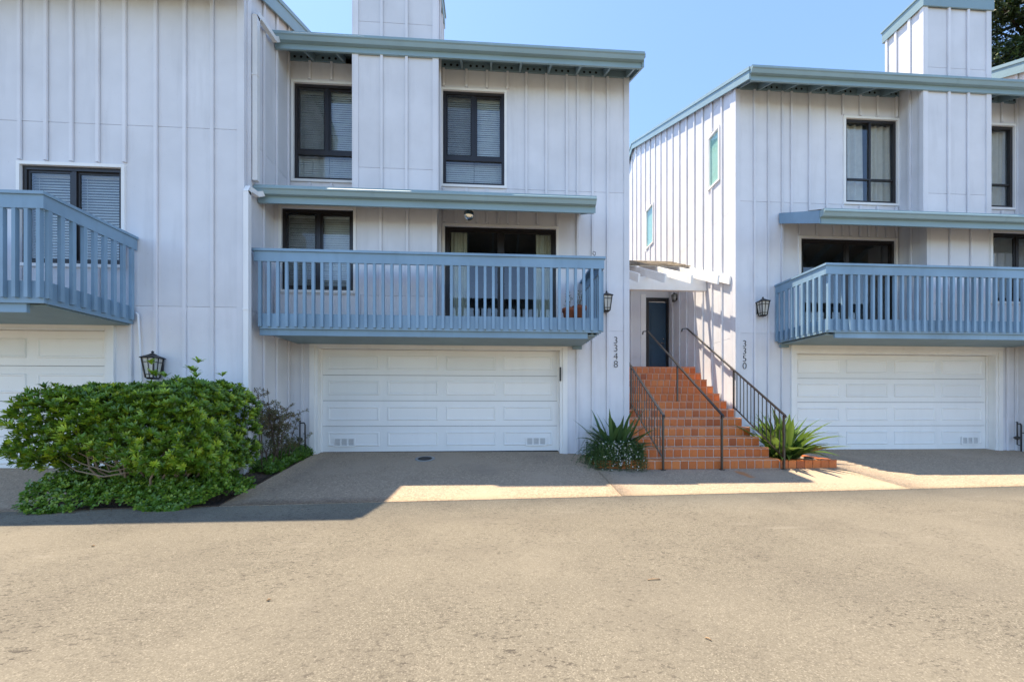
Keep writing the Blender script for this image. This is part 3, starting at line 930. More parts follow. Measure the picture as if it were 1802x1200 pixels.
    for k in range(nb):
        y = yb + .075 + (YP-.07 - yb - .075)*k/(nb-1)
        place('baluster', SHM['bm'], bal, (X(ue) - sg*.045, y, zd-.205), (1, 1, H_))
    return h, bal

Mh, Mb = town_house('pale lavender town house with numbers 3348 beside a two-car garage with two door vents', 2.89, -1, 7.70, 0.0, .53,
    ('blind', 'blind', 'over1'), ('side_curtain', 'blind'), dict(vents=(PX(587, 7.85), PX(925, 7.85)), bal_end=6.70, chimney=9.46))
Rh, Rb = town_house('pale lavender town house with numbers 3350 and a sunlit gable wall of battens', 5.51, 1, 8.10, .15, .46,
    ('drape', 'drape', 'cross'), ('none', 'none'), dict(vents=(PX(1690, 8.25),), eave=.10, nb=39))

# downspouts on the party corner
def strap(mb, p, w=.09, d=.02): mb.box(p[0]-w/2, p[0]+w/2, p[1]-w/2, p[1]+d, p[2]-.012, p[2]+.012)
def square_pipe(pts, w=.078, d=.078):
    m = MB()
    for p, q in zip(pts[:-1], pts[1:]):
        p, q = Vector(p), Vector(q)
        e = (q-p).normalized()*.020
        m.beam(p-e, q+e, w, d)
    return m
xp = -3.965 + .075
m = square_pipe([(xp+.03, 7.06, 8.12), (xp+.03, 6.98, 8.04), (xp, 6.56, 8.02), (xp, 6.50, 7.93), (xp, 6.50, 5.22)])
strap(m, (xp, 6.50, 6.95)); 
m.build('downspout', SPOUT, Mh)
m = square_pipe([(xp+.05, 6.56, 5.02), (xp+.02, 6.48, 4.97), (xp, 6.31, 4.96), (xp, 6.27, 4.88), (xp, 6.27, .62), (xp+.07, 6.10, .50)])
strap(m, (xp, 6.27, 3.0)); strap(m, (xp, 6.27, 1.7))
m.build('downspout', SPOUT, Mh)

# ------------------------------------------------------------------ the houses that stand forward at both ends
def forward_house(label, X0, sg, YF0, dz, detail):
    X = lambda u: X0 + sg*u
    R = lambda u0, u1: tuple(sorted((X(u0), X(u1))))
    W = 7.4
    h = empty('town_house', (X(W/2), YF0, .35), label, 'house', 'town houses along the lane')
    fr = front(YF0)
    YE = YF0-.55; ze = 8.30+dz; yr = YF0+5.9
    top = lerp_roof(YE, ze, yr, .49)
    YB = YF0+11.8
    zt = top(YF0)-.26
    holes = []
    P = lambda px: PX(px, YF0)
    bats = []
    if detail:
        wn_ = (P(38), P(216), 3.68, 5.21)
        gd = (P(185)-4.88, P(185), .40, 2.66)
        holes = [wn_, (gd[0]-.05, gd[1]+.05, .1, gd[3]+.05)]
        bats = [(P(x), 2.9, zt) for x in (-10, 37, 83, 128, 174)] + [(P(x), .3, zt) for x in (276, 326, 375)] + [(P(221), 5.3, zt), (P(232), .3, 3.6)]
        bats += [(P(x)-.41*k, 5.3, zt) for x in (-10,) for k in range(1, 9)]
    wall(h, 'front_wall', fr, *R(0, W), .2, zt, holes, [3.04, 5.90], bats, corner=[(X(.045), .25, zt)], margin=.075)
    if detail:
        window(h, fr, *wn_, kind='slide2', dress='blind_open', depth=1.3)
        garage_door(h, fr, *gd)
    sfr = right_side(X0) if sg < 0 else left_side(X0)
    gable = lambda y: top(y)-.10
    wall(h, 'side_wall', sfr, YF0+.112, YB, .2, 12.6, [], [3.04, 5.90, 8.75], [YF0+.52+.40*k for k in range(26)], top=gable, keep=[yr],
         corner=[(YF0+.066+.05, .25, gable(YF0+.05)-.15)])
    c = MB(); c.box(X0-sg*.0006, X0-sg*.022, YF0-.024, YF0+.02, .25, zt+.02); c.build('corner_board', WALL, h)
    far = right_side(X(W)) if sg > 0 else left_side(X(W))
    o = gridwall(far, [YF0+.115, yr, YB], [.2, 12.6], lambda i, j: True, -.001, -.1, gable).build('far_wall', WALL, h); weld(o.data)
    m = MB(); m.box(*R(.12, W-.12), YB-.14, YB-.02, .2, top(YB)-.1); m.build('rear_wall', WALL, h)
    x0, x1 = R(-.06, W+.06); t = .075
    rf = MB(); rf.prism([(YE-.03, ze-.014), (yr, top(yr)), (YB+.4, top(YB+.4)), (YB+.4, top(YB+.4)-t), (yr, top(yr)-t), (YE-.03, ze-.014-t)], 'x', x0, x1)
    roof = rf.build('roof', SHINGLE, h)
    m = MB(); m.box(x0+.02, x1-.02, YE, YE+.034, ze-.34, ze-.09); m.build('fascia', TEAL, roof)
    gutter(roof, x0-.02, x1, YE-.002, ze-.012)
    xa, xb = sorted((X(-.061), X(-.095)))
    m = MB(); m.prism([(YE-.03, ze-.02), (yr, top(yr)-.004), (yr, top(yr)-.27), (YE-.03, ze-.31)], 'x', xa, xb)
    m.prism([(yr, top(yr)-.004), (YB+.4, top(YB+.4)-.02), (YB+.4, top(YB+.4)-.29), (yr, top(yr)-.27)], 'x', xa, xb)
    m.build('rake_board', TEAL, roof)
    xa, xb = sorted((X(-.096), X(-.115)))
    m = MB(); m.prism([(YE-.05, ze+.008), (yr, top(yr)+.018), (yr, top(yr)-.06), (YE-.05, ze-.07)], 'x', xa, xb); m.build('rake_trim', TEAL, roof)
    zs = lambda y: top(y)-.078
    for k in range(13):
        u = .3+.585*k
        xa, xb = sorted((X(u), X(u+.042)))
        m = MB(); m.prism([(YE+.035, zs(YE+.035)), (YF0+.01, zs(YF0+.01)), (YF0+.01, zs(YF0+.01)-.19), (YE+.035, zs(YE+.035)-.19)], 'x', xa, xb)
        m.build('rafter', SOFFIT, roof)
    m = MB(); m.box(x0+.08, x1-.08, YF0-.035, YF0-.004, zs(YF0)-.185, zs(YF0)-.012); m.build('eave_block', SOFFIT, roof)
    if detail:                                            # balcony with its right end in view
        bal = empty('balcony', (-7.6, YF0-.6, 2.95)); bal.parent = h; bal.location = WP[bal]-WP[h]
        xr = PX(240, YF0) - .02; xl = xr - 4.6
        yb = YF0-1.22; zd = 3.0; zr = 4.12
        m = MB(); m.box(xl, xr-.06, yb+.05, YF0-.03, zd-.035, zd); m.build('deck', SOFFIT, bal)
        for k in range(9):
            m = MB(); m.box(xr-.15-k*.5, xr-.11-k*.5, yb+.10, YF0-.03, zd-.26, zd-.037); m.build('joist', SOFFIT, bal)
        m = MB(); m.box(xl, xr-.05, yb+.080, YF0-.03, zd-.28, zd-.262); m.build('underside', SOFFIT, bal)
        m = MB(); m.box(xl, xr, yb, yb+.038, zd-.26, zd+.02); m.build('rim_board', BLUE, bal)
        m = MB(); m.box(xr-.038, xr, yb+.04, YF0-.03, zd-.26, zd+.02); m.build('rim_board', BLUE, bal)
        m = MB(); m.box(xl, xr-.25, yb+.04, yb+.078, zd-.37, zd-.20); m.build('lower_fascia', BLUE, bal)
        m = MB(); m.box(xl, xr+.07, yb-.07, yb+.075, zr-.04, zr); m.build('cap_rail', BLUE, bal)
        m = MB(); m.box(xr-.075, xr+.07, yb+.077, YF0-.02, zr-.04, zr-.001); m.build('cap_rail', BLUE, bal)
        m = MB(); m.box(xl, xr+.05, yb-.050, yb-.012, zr-.21, zr-.042); m.build('top_rail', BLUE, bal)
        m = MB(); m.box(xr+.012, xr+.05, yb-.011, YF0-.02, zr-.21, zr-.042); m.build('top_rail', BLUE, bal)
        H_ = (zr-.211)-(zd-.20)
        for k in range(32):
            place('baluster', SHM['bm'], bal, (xr-.02-.143*k, yb-.024, zd-.20), (1, 1, H_))
        for k in range(9):
            place('baluster', SHM['bm'], bal, (xr+.024, yb+.03+.138*k, zd-.20), (1, 1, H_))
        m = MB(); m.tube([(xr+.06, YF0-.05, 2.92), (xr+.09, YF0-.05, 2.89), (xr+.16, YF0-.04, 1.4), (xr+.18, YF0-.04, .5)], .016, 8)
        m.build('drain_pipe', SPOUT, h)
    return h
Lh = forward_house('pale lavender town house standing forward behind the trimmed green shrub, blinds in its window', -3.965, -1, 6.30, -.05, True)
Nh = forward_house('far end pale lavender town house whose blue rake rises under the dark tree', 12.34, 1, 6.75, .30, False)

# ------------------------------------------------------------------ stairs
T_, R_, Y0, Z0, NR = .26, .185, 6.69, .29, 12
SX0, SX1 = 2.86, 5.40
st = empty('tiled_stairs', ((SX0+SX1)/2, Y0, Z0), 'terracotta tiled stairs climbing between the two houses', 'stairs')
m = MB()
prof = []
for k in range(NR):
    prof += [(Y0+k*T_+.012, Z0+k*R_-(.35 if k == 0 else 0)+0), (Y0+k*T_+.012, Z0+(k+1)*R_-.020)]
poly = prof + [(11.3, Z0+NR*R_-.020), (11.3, Z0-.35)]
# per-step boxes keep the body simple
for k in range(NR):
    m.box(SX0, SX1, Y0+k*T_+.012, (Y0+(k+1)*T_+.012 if k < NR-1 else 11.25), Z0-.35, Z0+(k+1)*R_-.020)
m.build('stair_body', GROUT, st)
NT = 16; tw = (SX1-SX0)/NT
def tile_mesh(w, d, h, bev=.005):
    mb = MB(); mb.box(0, w, 0, d, 0, h)
    me = mb.mesh('tile', TILE)
    bm = bmesh.new(); bm.from_mesh(me)
    bmesh.ops.bevel(bm, geom=list(bm.edges), offset=bev, segments=1, affect='EDGES')
    bm.to_mesh(me); bm.free()
    return me
rt = tile_mesh(tw-.012, .012, R_-.040)
tt = tile_mesh(tw-.012, T_-.002, .020, .008); tt.materials[0] = TILE_SKYLIT
for k in range(NR):
    for i in range(NT):
        jx, jy = random.uniform(-.001, .001), random.uniform(-.0015, .0015)
        place('tile', rt, st, (SX0+i*tw+.006+jx, Y0+k*T_+.002+jy, Z0+k*R_+.011))
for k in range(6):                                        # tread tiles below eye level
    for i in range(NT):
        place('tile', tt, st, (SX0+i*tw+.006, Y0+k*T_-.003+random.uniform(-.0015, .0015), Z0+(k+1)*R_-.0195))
m = MB()
for k in range(6, NR):
    for i in range(NT):
        x = SX0+i*tw+.004
        m.box(x, x+tw-.010, Y0+k*T_-.002, (Y0+(k+1)*T_-.004) if k < NR-1 else 11.2, Z0+(k+1)*R_-.0195, Z0+(k+1)*R_)
o = m.build('upper_tread_tiles', TILE, st); o['kind'] = 'stuff'
# planters with one course of tile
def planter(label, x0, x1, y0, y1, sides):
    z = gz((x0+x1)/2, y0)
    p = empty('planter_curb', ((x0+x1)/2, y0, z), label, 'planter', 'tiled planters at the stair foot')
    hh = .155; t = .15
    m = MB(); m.box(x0, x1, y0+.012, y0+t, z-.1, z+hh-.018)
    if 'r' in sides: m.box(x1-t, x1-.012, y0+t+.001, y1, z-.1, z+hh-.018)
    if 'l' in sides: m.box(x0+.012, x0+t, y0+t+.001, y1, z-.1, z+hh-.018)
    m.build('curb', GROUT, p)
    n = max(1, round((x1-x0)/.16)); w = (x1-x0)/n
    f = tile_mesh(w-.008, .016, hh-.012); tp = tile_mesh(w-.008, t, .02)
    for i in range(n):
        place('tile', f, p, (x0+i*w+.004, y0-.004, z))
        place('tile', tp, p, (x0+i*w+.004, y0-.008, z+hh-.0175))
    n = round((y1-y0-t)/.17); wy = (y1-y0-t)/n
    for s, xx in (('r', x1), ('l', x0)):
        if s in sides:
            q = tile_mesh(t, wy-.008, .02); q2 = tile_mesh(.016, wy-.008, hh-.012)
            for i in range(n):
                place('tile', q, p, (xx-t+.006 if s == 'r' else xx-.006, y0+t+i*wy+.004, z+hh-.0172+0*i))
                place('tile', q2, p, (xx-.012 if s == 'r' else xx-.004, y0+t+i*wy+.004, z))
    m = MB(); m.box(x0+(.01 if 'l' not in sides else t), x1-(.01 if 'r' not in sides else t), y0+t+.002, y1, z-.1, z+hh-.05)
    m.build('soil', SOIL, p)
    return p, z
pl, plz = planter('low tiled planter curb under the trailing white-flowered plant', 1.93, 2.85, 6.69, 7.60, 'l')
pr, prz = planter('low tiled planter curb around the sunlit broad-leaved plant', 5.41, 6.53, 6.69, 8.0, 'r')

# iron railings
def railing(label, x, y_end, post2, balusters, hook=None, bottom=True):
    yA = 6.63; zb0 = gz(x, yA)+.004
    rail = lambda y: 1.31 + .682*(y-6.65)
    r = empty('stair_railing', (x, yA, zb0), label, 'railing', 'iron railings on the stairs')
    m = MB(); m.box(x-.016, x+.016, yA-.016, yA+.016, zb0, rail(yA)-.01); m.box(x-.035, x+.035, yA-.035, yA+.035, zb0, zb0+.012)
    m.build('post', IRON, r)
    stepz = lambda y: Z0 + R_*max(0, math.floor((y - Y0)/T_)+1) if y > Y0 else zb0
    if post2:
        m = MB(); m.box(x-.015, x+.015, post2-.015, post2+.015, stepz(post2), rail(post2)-.01); m.box(x-.03, x+.03, post2-.03, post2+.03, stepz(post2), stepz(post2)+.01)
        m.build('post', IRON, r)
    m = MB()
    pts = [(x, yA-.03, rail(yA)-.055), (x, yA-.032, rail(yA)-.02), (x, yA-.01, rail(yA)), (x, y_end, rail(y_end))]
    m.beam(pts[2], pts[3], .045, .020)
    m.beam(pts[0], pts[1], .036, .03); m.beam(pts[1], pts[2], .042, .022)
    if hook:
        e = Vector(pts[3])
        m.beam(e, e+Vector((hook*.10, .06, .0)), .036, .02); m.beam(e+Vector((hook*.10, .06, .0)), e+Vector((hook*.115, .07, -.08)), .03, .02)
    m.build('handrail', IRON, r)
    if balusters:
        lo = lambda y: .52 + .66*(y-6.65)
        y1 = post2 or y_end
        m = MB(); m.beam((x, yA, lo(yA)), (x, y1, lo(y1)), .030, .014); m.build('bottom_rail', IRON, r)
        bm_ = MB(); q = .0065; bm_.box(-q, q, -q, q, 0, 1); me = bm_.mesh('baluster', IRON)
        n = balusters
        for k in range(1, n):
            y = yA + (y1-yA)*k/n
            place('baluster', me, r, (x, y, lo(y)), (1, 1, rail(y)-lo(y)-.008))
    return r
railing('iron railing with balusters along the wall of number 3348', 3.14, 8.60, 8.17, 13)
railing('iron handrail on two bare posts in the middle of the stairs', 4.245, 9.86, 8.26, 0, hook=-1)
railing('iron railing with balusters beside the sunlit gable wall', 5.435, 10.05, 8.06, 13, hook=-1)

# ------------------------------------------------------------------ entrance between the houses
ew = empty('entrance_wall', (4.2, 11.2, 2.51), 'recessed entrance wall with a dark blue front door at the top of the stairs', 'wall')
fe = front(11.2)
dh = (4.84, 5.42, 2.51, 4.72)
wall(ew, 'siding', fe, 2.89, 5.50, 2.40, 5.62, [dh], [3.0], [3.1, 3.5, 3.9, 4.3], margin=.1)
dd = empty('door', fe.p(5.13, -.06, 2.51)); dd.parent = ew; dd.location = WP[dd]-WP[ew]
m = MB(); fe.box(m, 4.845, 5.415, -.10, -.06, 2.515, 4.69); m.build('door_leaf', DOORBLUE, dd)
for z0, z1 in ((2.70, 3.25), (3.45, 4.50)):
    m = MB(); fe.box(m, 4.94, 5.32, -.0595, -.045, z0, z1); fe.box(m, 4.975, 5.285, -.0445, -.036, z0+.035, z1-.035); m.build('door_panel', DOORBLUE, dd)
m = MB(); m.tube([fe.p(5.33, -.06, 3.42), fe.p(5.33, .0, 3.42)], .016, 10); m.tube([fe.p(5.33, .0, 3.42), fe.p(5.24, .0, 3.42)], .010, 8)
m.lathe(fe.p(5.33, -.03, 3.56), [(.02, -.02), (.026, 0), (.02, .02)], 10); m.build('handle', BRASS, dd)
m = MB(); fe.box(m, 4.76, 4.842, -.08, .035, 2.45, 4.80); fe.box(m, 5.418, 5.47, -.08, .035, 2.45, 4.80); fe.box(m, 4.842, 5.418, -.08, .035, 4.70, 4.80)
m.build('door_frame', BRONZE, dd)
m = MB(); fe.box(m, 4.60, 4.755, .001, .03, 2.45, 4.9); m.build('casing', WHITE, dd)

cn = empty('entrance_canopy', (4.2, 9.26, 4.40), 'white timber canopy with open rafters and a shingled top over the stairs', 'canopy')
ct = lambda y: 4.43 + .48*(y-8.20)
m = MB(); m.box(2.895, 5.485, 9.20, 9.31, 4.40, ct(9.2)-.175); m.build('beam', WHITE, cn)
for x in (2.96, 3.34, 3.95, 4.56, 5.18, 5.455):
    w = .04
    m = MB(); m.prism([(8.20, ct(8.20)), (11.2, ct(11.2)), (11.2, ct(11.2)-.19), (8.235, ct(8.235)-.205)], 'x', x-w/2, x+w/2)
    m.build('rafter', WHITE, cn)
m = MB(); m.prism([(9.98, ct(9.98)+.002), (11.19, ct(11.19)+.002), (11.19, ct(11.19)+.03), (9.98, ct(9.98)+.03)], 'x', 2.90, 5.482); m.build('deck_board', WHITE, cn)
for rr in range(5):
    y = 9.94 + rr*.24
    shingle_row(cn, 2.91, 5.475, y, ct(y)+.033+.004*rr, .48)

# ------------------------------------------------------------------ house numbers
def number(label, text, x, fr, z):
    g_ = empty('house_number', fr.p(x, .003, z), label, 'number')
    for i, chh in enumerate(text):
        cu = bpy.data.curves.new('digit', 'FONT'); cu.body = chh; cu.size = .212; cu.align_x = 'CENTER'; cu.extrude = .005; cu.offset = -.0045
        to = bpy.data.objects.new('tmp', cu); COL.objects.link(to)
        me = bpy.data.meshes.new_from_object(to); bpy.data.objects.remove(to)
        me.name = 'digit'; me.materials.clear(); me.materials.append(LAMPBLK)
        place('digit', me, g_, fr.p(x, .008, z - .166*i), None, (pi/2, 0, 0))
    return g_
number('black metal house number 3348 under the lantern by the pots', '3348', PX(1083.5, 7.70), front(7.70), 1.4+(720-605)/660*7.85)
number('black metal house number 3350 at the corner of the sunlit gable', '3350', PX(1310, 8.10), front(8.10), 1.4+(720-610)/660*8.40)

# ------------------------------------------------------------------ lanterns
def lantern(label, fr, a, z, s=1.0):
    """z: top of the cap, mission lantern hung from a backplate"""
    L = empty('wall_lantern', fr.p(a, 0, z-.36*s), label, 'lantern', 'black lanterns on the walls')
    c = fr.p(a, .135*s, 0); cx, cy = c.x, c.y
    m = MB(); m.frustum((cx, cy), .21*s, .21*s, z-.075*s, .07*s, .07*s, z-.03*s); m.frustum((cx, cy), .22*s, .22*s, z-.090*s, .21*s, .21*s, z-.0755*s)
    m.build('cap', LAMPBLK, L)
    m = MB(); m.lathe((cx, cy, z-.03*s), [(.05*s, 0), (.03*s, .012*s), (.012*s, .02*s), (.02*s, .035*s), (.014*s, .052*s), (.003*s, .06*s)], 12); m.build('finial', LAMPBLK, L)
    wt, wb, zt, zb = .178*s, .115*s, z-.091*s, z-.385*s
    m = MB(); m.frustum((cx, cy), wb-.012, wb-.012, zb, wt-.012, wt-.012, zt); m.build('frosted_glass', FROST, L)
    m = MB()
    for sx in (-1, 1):
        for sy in (-1, 1):
            m.beam((cx+sx*wb/2, cy+sy*wb/2, zb), (cx+sx*wt/2, cy+sy*wt/2, zt), .016*s, .016*s)
    for q, t in ((.80, .010), (.16, .010)):
        w = (wb+(wt-wb)*q)/2; zz = zb+(zt-zb)*q
        for sx in (-1, 1):
            m.box(cx+sx*w-.006, cx+sx*w+.006, cy-w, cy+w, zz-t/2, zz+t/2)
            m.box(cx-w, cx+w, cy+sx*w-.006, cy+sx*w+.006, zz-t/2, zz+t/2)
    for sx, sy in ((0,-1), (0,1), (-1,0), (1,0)):
        m.beam((cx+sx*wb/2, cy+sy*wb/2, zb), (cx+sx*wt/2, cy+sy*wt/2, zt), .008*s, .008*s)
    m.build('frame_bars', LAMPBLK, L)
    m = MB(); m.frustum((cx, cy), .085*s, .085*s, zb-.03*s, .135*s, .135*s, zb-.001); m.build('base', LAMPBLK, L)
    m = MB(); fr.box(m, a-.055*s, a+.055*s, .001, .022, z-.33*s, z-.10*s); fr.box(m, a-.014*s, a+.014*s, .022, .09*s, z-.20*s, z-.165*s); m.build('backplate', LAMPBLK, L)
    return L
lantern('black lantern with frosted glass on the wall above the shrub', front(6.30), PX(282, 6.30), 2.28, 1.0)
lantern('black lantern with frosted glass beside the balcony with the terracotta pots', front(7.70), PX(1064, 7.70), 3.80, .98)
lantern('black lantern with frosted glass on the wall between the sunlit gable and a balcony', front(8.10), PX(1335, 8.10), 3.86, .98)
lantern('small black lantern beside the blue front door', left_side(5.51), 10.75, 4.82, .62)

# ------------------------------------------------------------------ small things on and around the houses
for (x, sc, nm) in ((1.55, 1.28, 'smaller'), (1.75, 1.42, 'larger')):
    p = empty('potted_plant', (x, 7.28, 2.971), f'{nm} terracotta pot with a thin plant on the balcony', 'plant', 'pots on the balcony')
    m = MB(); m.lathe((x, 7.28, 2.971), [(.062*sc, 0), (.088*sc, .26*sc), (.103*sc, .262*sc), (.105*sc, .31*sc), (.090*sc, .312*sc), (.085*sc, .27*sc)], 18); m.build('pot', TERRA, p)
    m = MB(); top_ = 2.971+.27*sc
    for k in range(7):
        a = random.uniform(0, 2*pi); hh = random.uniform(.18, .34)
        q = Vector((x, 7.28, top_)); tip = q+Vector((cos(a)*.07, sin(a)*.07, hh))
        m.tube([q, (q+tip)/2+Vector((0, 0, .02)), tip], .004, 5, rs=[.006, .005, .003])
    m.build('stem', TWIG, p)
    m = MB()
    for k in range(60):
        a = random.uniform(0, 2*pi); r_ = random.uniform(.01, .085)
        c = Vector((x+cos(a)*r_, 7.28+sin(a)*r_, top_+random.uniform(.08, .36)))
        d = Vector((random.uniform(-1, 1), random.uniform(-1, 1), random.uniform(-.2, 1))).normalized()
        e = d.orthogonal().normalized()*.010
        m.add([c, c+d*.022+e, c+d*.045, c+d*.022-e], [(0,1,2,3)])
    m.build('foliage', LEAF, p, recalc=False)
gb = empty('mirror_ball', (-.38, 6.86, 4.93), 'small shiny mirror ball hanging under the lower eave', 'ornament')
m = MB(); n1, n2, r = 20, 12, .095
pf = [(r*sin(pi*k/n2), -r*cos(pi*k/n2)) for k in range(1, n2)]
m.lathe((-.38, 6.86, 4.93), pf, n1, smooth=False); m.build('ball', MIRROR, gb)
m = MB(); m.tube([(-.38, 6.86, 5.02), (-.38, 6.86, 5.14)], .003, 5); m.build('cord', CORD, gb)
hk = MB()
hx = PX(1046, 6.45)
hk.tube([(hx, 6.45, 4.041), (hx, 6.45, 4.07), (hx+.02, 6.45, 4.10), (hx+.015, 6.45, 4.14), (hx-.02, 6.45, 4.15), (hx-.03, 6.45, 4.11), (hx, 6.45, 4.085)], .0055, 6)
hk.lathe((hx, 6.45, 4.0405), [(.025, 0), (.024, .008), (.008, .010)], 10)
tag(hk.build('wire_hook', IRON, origin=(hx, 6.45, 4.04)), 'small curled wire hook standing on the balcony rail', 'hook')
# cleanout cover
cx, cy = PX(748, 7.30), 7.30
cz = gz(cx, cy) + .004
cv = empty('drain_cover', (cx, cy, cz), 'round metal drain cover set in the concrete drive', 'drain cover')
sl_ = slope_at(cx)
m = MB(); m.lathe((0, 0, 0), [(.190, .001), (.190, .007), (.150, .009)], 28); o = m.build('rim', CORD, cv, origin=(0, 0, 0)); o.location = (0, 0, .002); o.rotation_euler = (atan(sl_), 0, 0)
m = MB(); m.lathe((0, 0, 0), [(.138, .003), (.138, .0115), (.03, .0125)], 28)
for k in range(-3, 4):
    w = math.sqrt(max(0, .125**2-(k*.034)**2)); m.box(-w, w, k*.034-.006, k*.034+.006, .0115, .0155)
o = m.build('lid', LAMPBLK, cv, origin=(0, 0, 0)); o.location = (0, 0, .002); o.rotation_euler = (atan(sl_), 0, 0)
# gas risers
def gas(label, x, y, z):
    p = empty('gas_riser', (x, y, z), label, 'gas pipe', 'gas pipes beside the garages')
    m = MB(); m.tube([(x, y, z), (x, y, z+.62), (x-.02, y, z+.66), (x-.10, y, z+.66)], .014, 8)
    m.tube([(x-.10, y, z+.70), (x-.10, y, z+.36)], .012, 8); m.tube([(x-.13, y, z+.70), (x-.08, y, z+.70)], .009, 6); m.build('pipe', IRON, p)
    m = MB(); m.lathe((x-.10, y, z+.30), [(.03, 0), (.055, .03), (.055, .05), (.02, .075)], 12); m.build('regulator', IRON, p)
    m = MB(); m.tube([(x-.10, y, z+.30), (x-.10, y, z+.18), (x-.02, y, z+.16)], .011, 8); m.tube([(x-.02, y-.02, z+.45), (x+.03, y-.05, z+.45)], .01, 6); m.build('valve', IRON, p)
    return p
gas('black gas pipe with a valve beside the thin reddish shrub', PX(537, 7.60), 7.60, gz(-3.7, 7.5)-.02)
gas('black gas pipe with a valve beside the garage of number 3350', PX(1797, 7.98), 7.98, gz(11.9, 7.98)-.02)
# garage key switch
m = MB(); xk = PX(985.5, 7.66)
m.box(xk-.012, xk+.012, 7.60, 7.665, 1.98, 2.26); m.box(xk-.008, xk+.008, 7.592, 7.5995, 2.01, 2.23)
tag(m.build('garage_keypad', LAMPBLK, origin=(xk, 7.66, 2.1)), 'slim dark keypad on the garage door casing', 'keypad')
# ------------------------------------------------------------------ plants
def leaf_cloud(m, tints, c, d, n, ln, wd, spread, tint):
    """a whorl of n spoon-shaped leaves at c about direction d"""
    d = d.normalized(); a = d.orthogonal().normalized(); b = d.cross(a)
    off = random.uniform(0, 6.28)
    for k in range(n):
        t = off + 2*pi*k/n + random.uniform(-.25, .25)
        sp = spread*random.uniform(.55, 1.2)
        r = (a*cos(t) + b*sin(t))
        ax = (d*cos(sp) + r*sin(sp)).normalized()
        sd_ = ax.cross(d)
        sd_ = sd_.normalized() if sd_.length > 1e-4 else a
        nr = sd_.cross(ax)
        l = ln*random.uniform(.75, 1.15); w = wd*random.uniform(.8, 1.15)
        droop = -.12*l
        p1 = c + ax*l*.40 + nr*.02*l; p2 = c + ax*l*.74 - nr*.02*l; p3 = c + ax*l + nr*droop
        i = len(m.v)
        m.v += [tuple(c), tuple(p1+sd_*w*.30+nr*w*.10), tuple(p1-sd_*w*.30+nr*w*.10), tuple(p2+sd_*w*.5+nr*w*.14), tuple(p2-sd_*w*.5+nr*w*.14),
                tuple(p3+sd_*w*.20), tuple(p3-sd_*w*.20), tuple(p2)]
        m.f += [(i, i+1, i+2), (i+1, i+3, i+7), (i+1, i+7, i+2), (i+2, i+7, i+4), (i+3, i+5, i+7), (i+7, i+5, i+6), (i+7, i+6, i+4)]
        m.sm += [True]*7
        tints += [max(0, min(.95, tint + random.uniform(-.12, .12)))]*8
def finish(m, tints, name, mat, parent=None, origin=None):
    o = m.build(name, mat, parent, origin, recalc=False)
    at = o.data.attributes.new('tint', 'FLOAT', 'POINT')
    at.data.foreach_set('value', tints)
    return o
# the trimmed shrub
bx0, bx1, byc = -5.78, -3.44, 5.34
sb = empty('trimmed_shrub', (-4.75, byc, .40), 'large trimmed evergreen shrub with glossy whorled leaves before the lantern wall', 'shrub')
def h1(x): return sin(x*3.1+1)*.5 + sin(x*7.3)*.3 + sin(x*13.7+2)*.2
def shrub_top(x):
    t = (x-bx0)/(bx1-bx0)
    return 1.44 + .24*smooth(-.06, .15, t) + .05*smooth(.3, .7, t) - .10*smooth(.88, 1., t) + .035*h1(x)
def shrub_bot(x):
    t = (x-bx0)/(bx1-bx0)
    return .66 - .04*smooth(0, .12, t) + .13*math.exp(-((t-.34)/.13)**2) - .06*smooth(.45, .62, t)
m, tn = MB(), []
cnt = 0
while cnt < 4700:
    x = random.uniform(bx0, bx1); t = (x-bx0)/(bx1-bx0)
    zt_, zb_ = shrub_top(x), shrub_bot(x)
    endf = min(1, (min(t, 1-t)*3.0+.06)/.16)**.45
    ry = .58*min(1, endf)
    zm = (zt_+zb_)/2; rz = (zt_-zb_)/2*(.55+.45*endf)
    cy_, cz_ = random.uniform(-1, 1), random.uniform(-1, 1)
    rr_ = (abs(cy_)**3.5 + abs(cz_)**3.5)**(1/3.5)
    if rr_ > 1.03 or (rr_ < .74 and random.random() < .72): continue
    y = byc + ry*cy_ + .05*h1(x*1.7+cz_*3); z = zm + rz*cz_ + .03*h1(x*2.3+y*3)
    if z < zb_+.14 and .15 < t < .55 and random.random() < .85: continue
    if z < zm-.08 and .2 < t < .48 and random.random() < .40: continue
    d = Vector(((t-.5)*.8 + random.uniform(-.5, .5), -.55*abs(cy_)*(1 if y < byc else -1) + random.uniform(-.4, .3), .75 + cz_*.5 + random.uniform(-.3, .3)))
    if t < .08: d.x -= 1.
    if t > .92: d.x += 1.
    young = random.random() < .30
    leaf_cloud(m, tn, Vector((x, y, z)), d, random.randint(10, 12), .080, .0195, .74, random.uniform(.55, .85) if young else random.uniform(.1, .5))
    cnt += 1
for x, hh, yy in ((-4.52, .36, 5.30), (-4.50, .20, 5.32), (-4.02, .34, 5.40), (-4.06, .22, 5.36), (-3.70, .17, 5.4), (-4.35, .17, 5.3), (-5.3, .07, 5.3), (-3.5, .1, 5.3), (-3.96, .14, 5.3)):
    for k in range(2):
        leaf_cloud(m, tn, Vector((x+random.uniform(-.03, .03), yy, shrub_top(x)+hh-.14*k-.06)), Vector((random.uniform(-.3, .3), -.2, 1)), 10, .10, .034, .85, .62)
finish(m, tn, 'foliage', LEAF, sb)
m = MB()
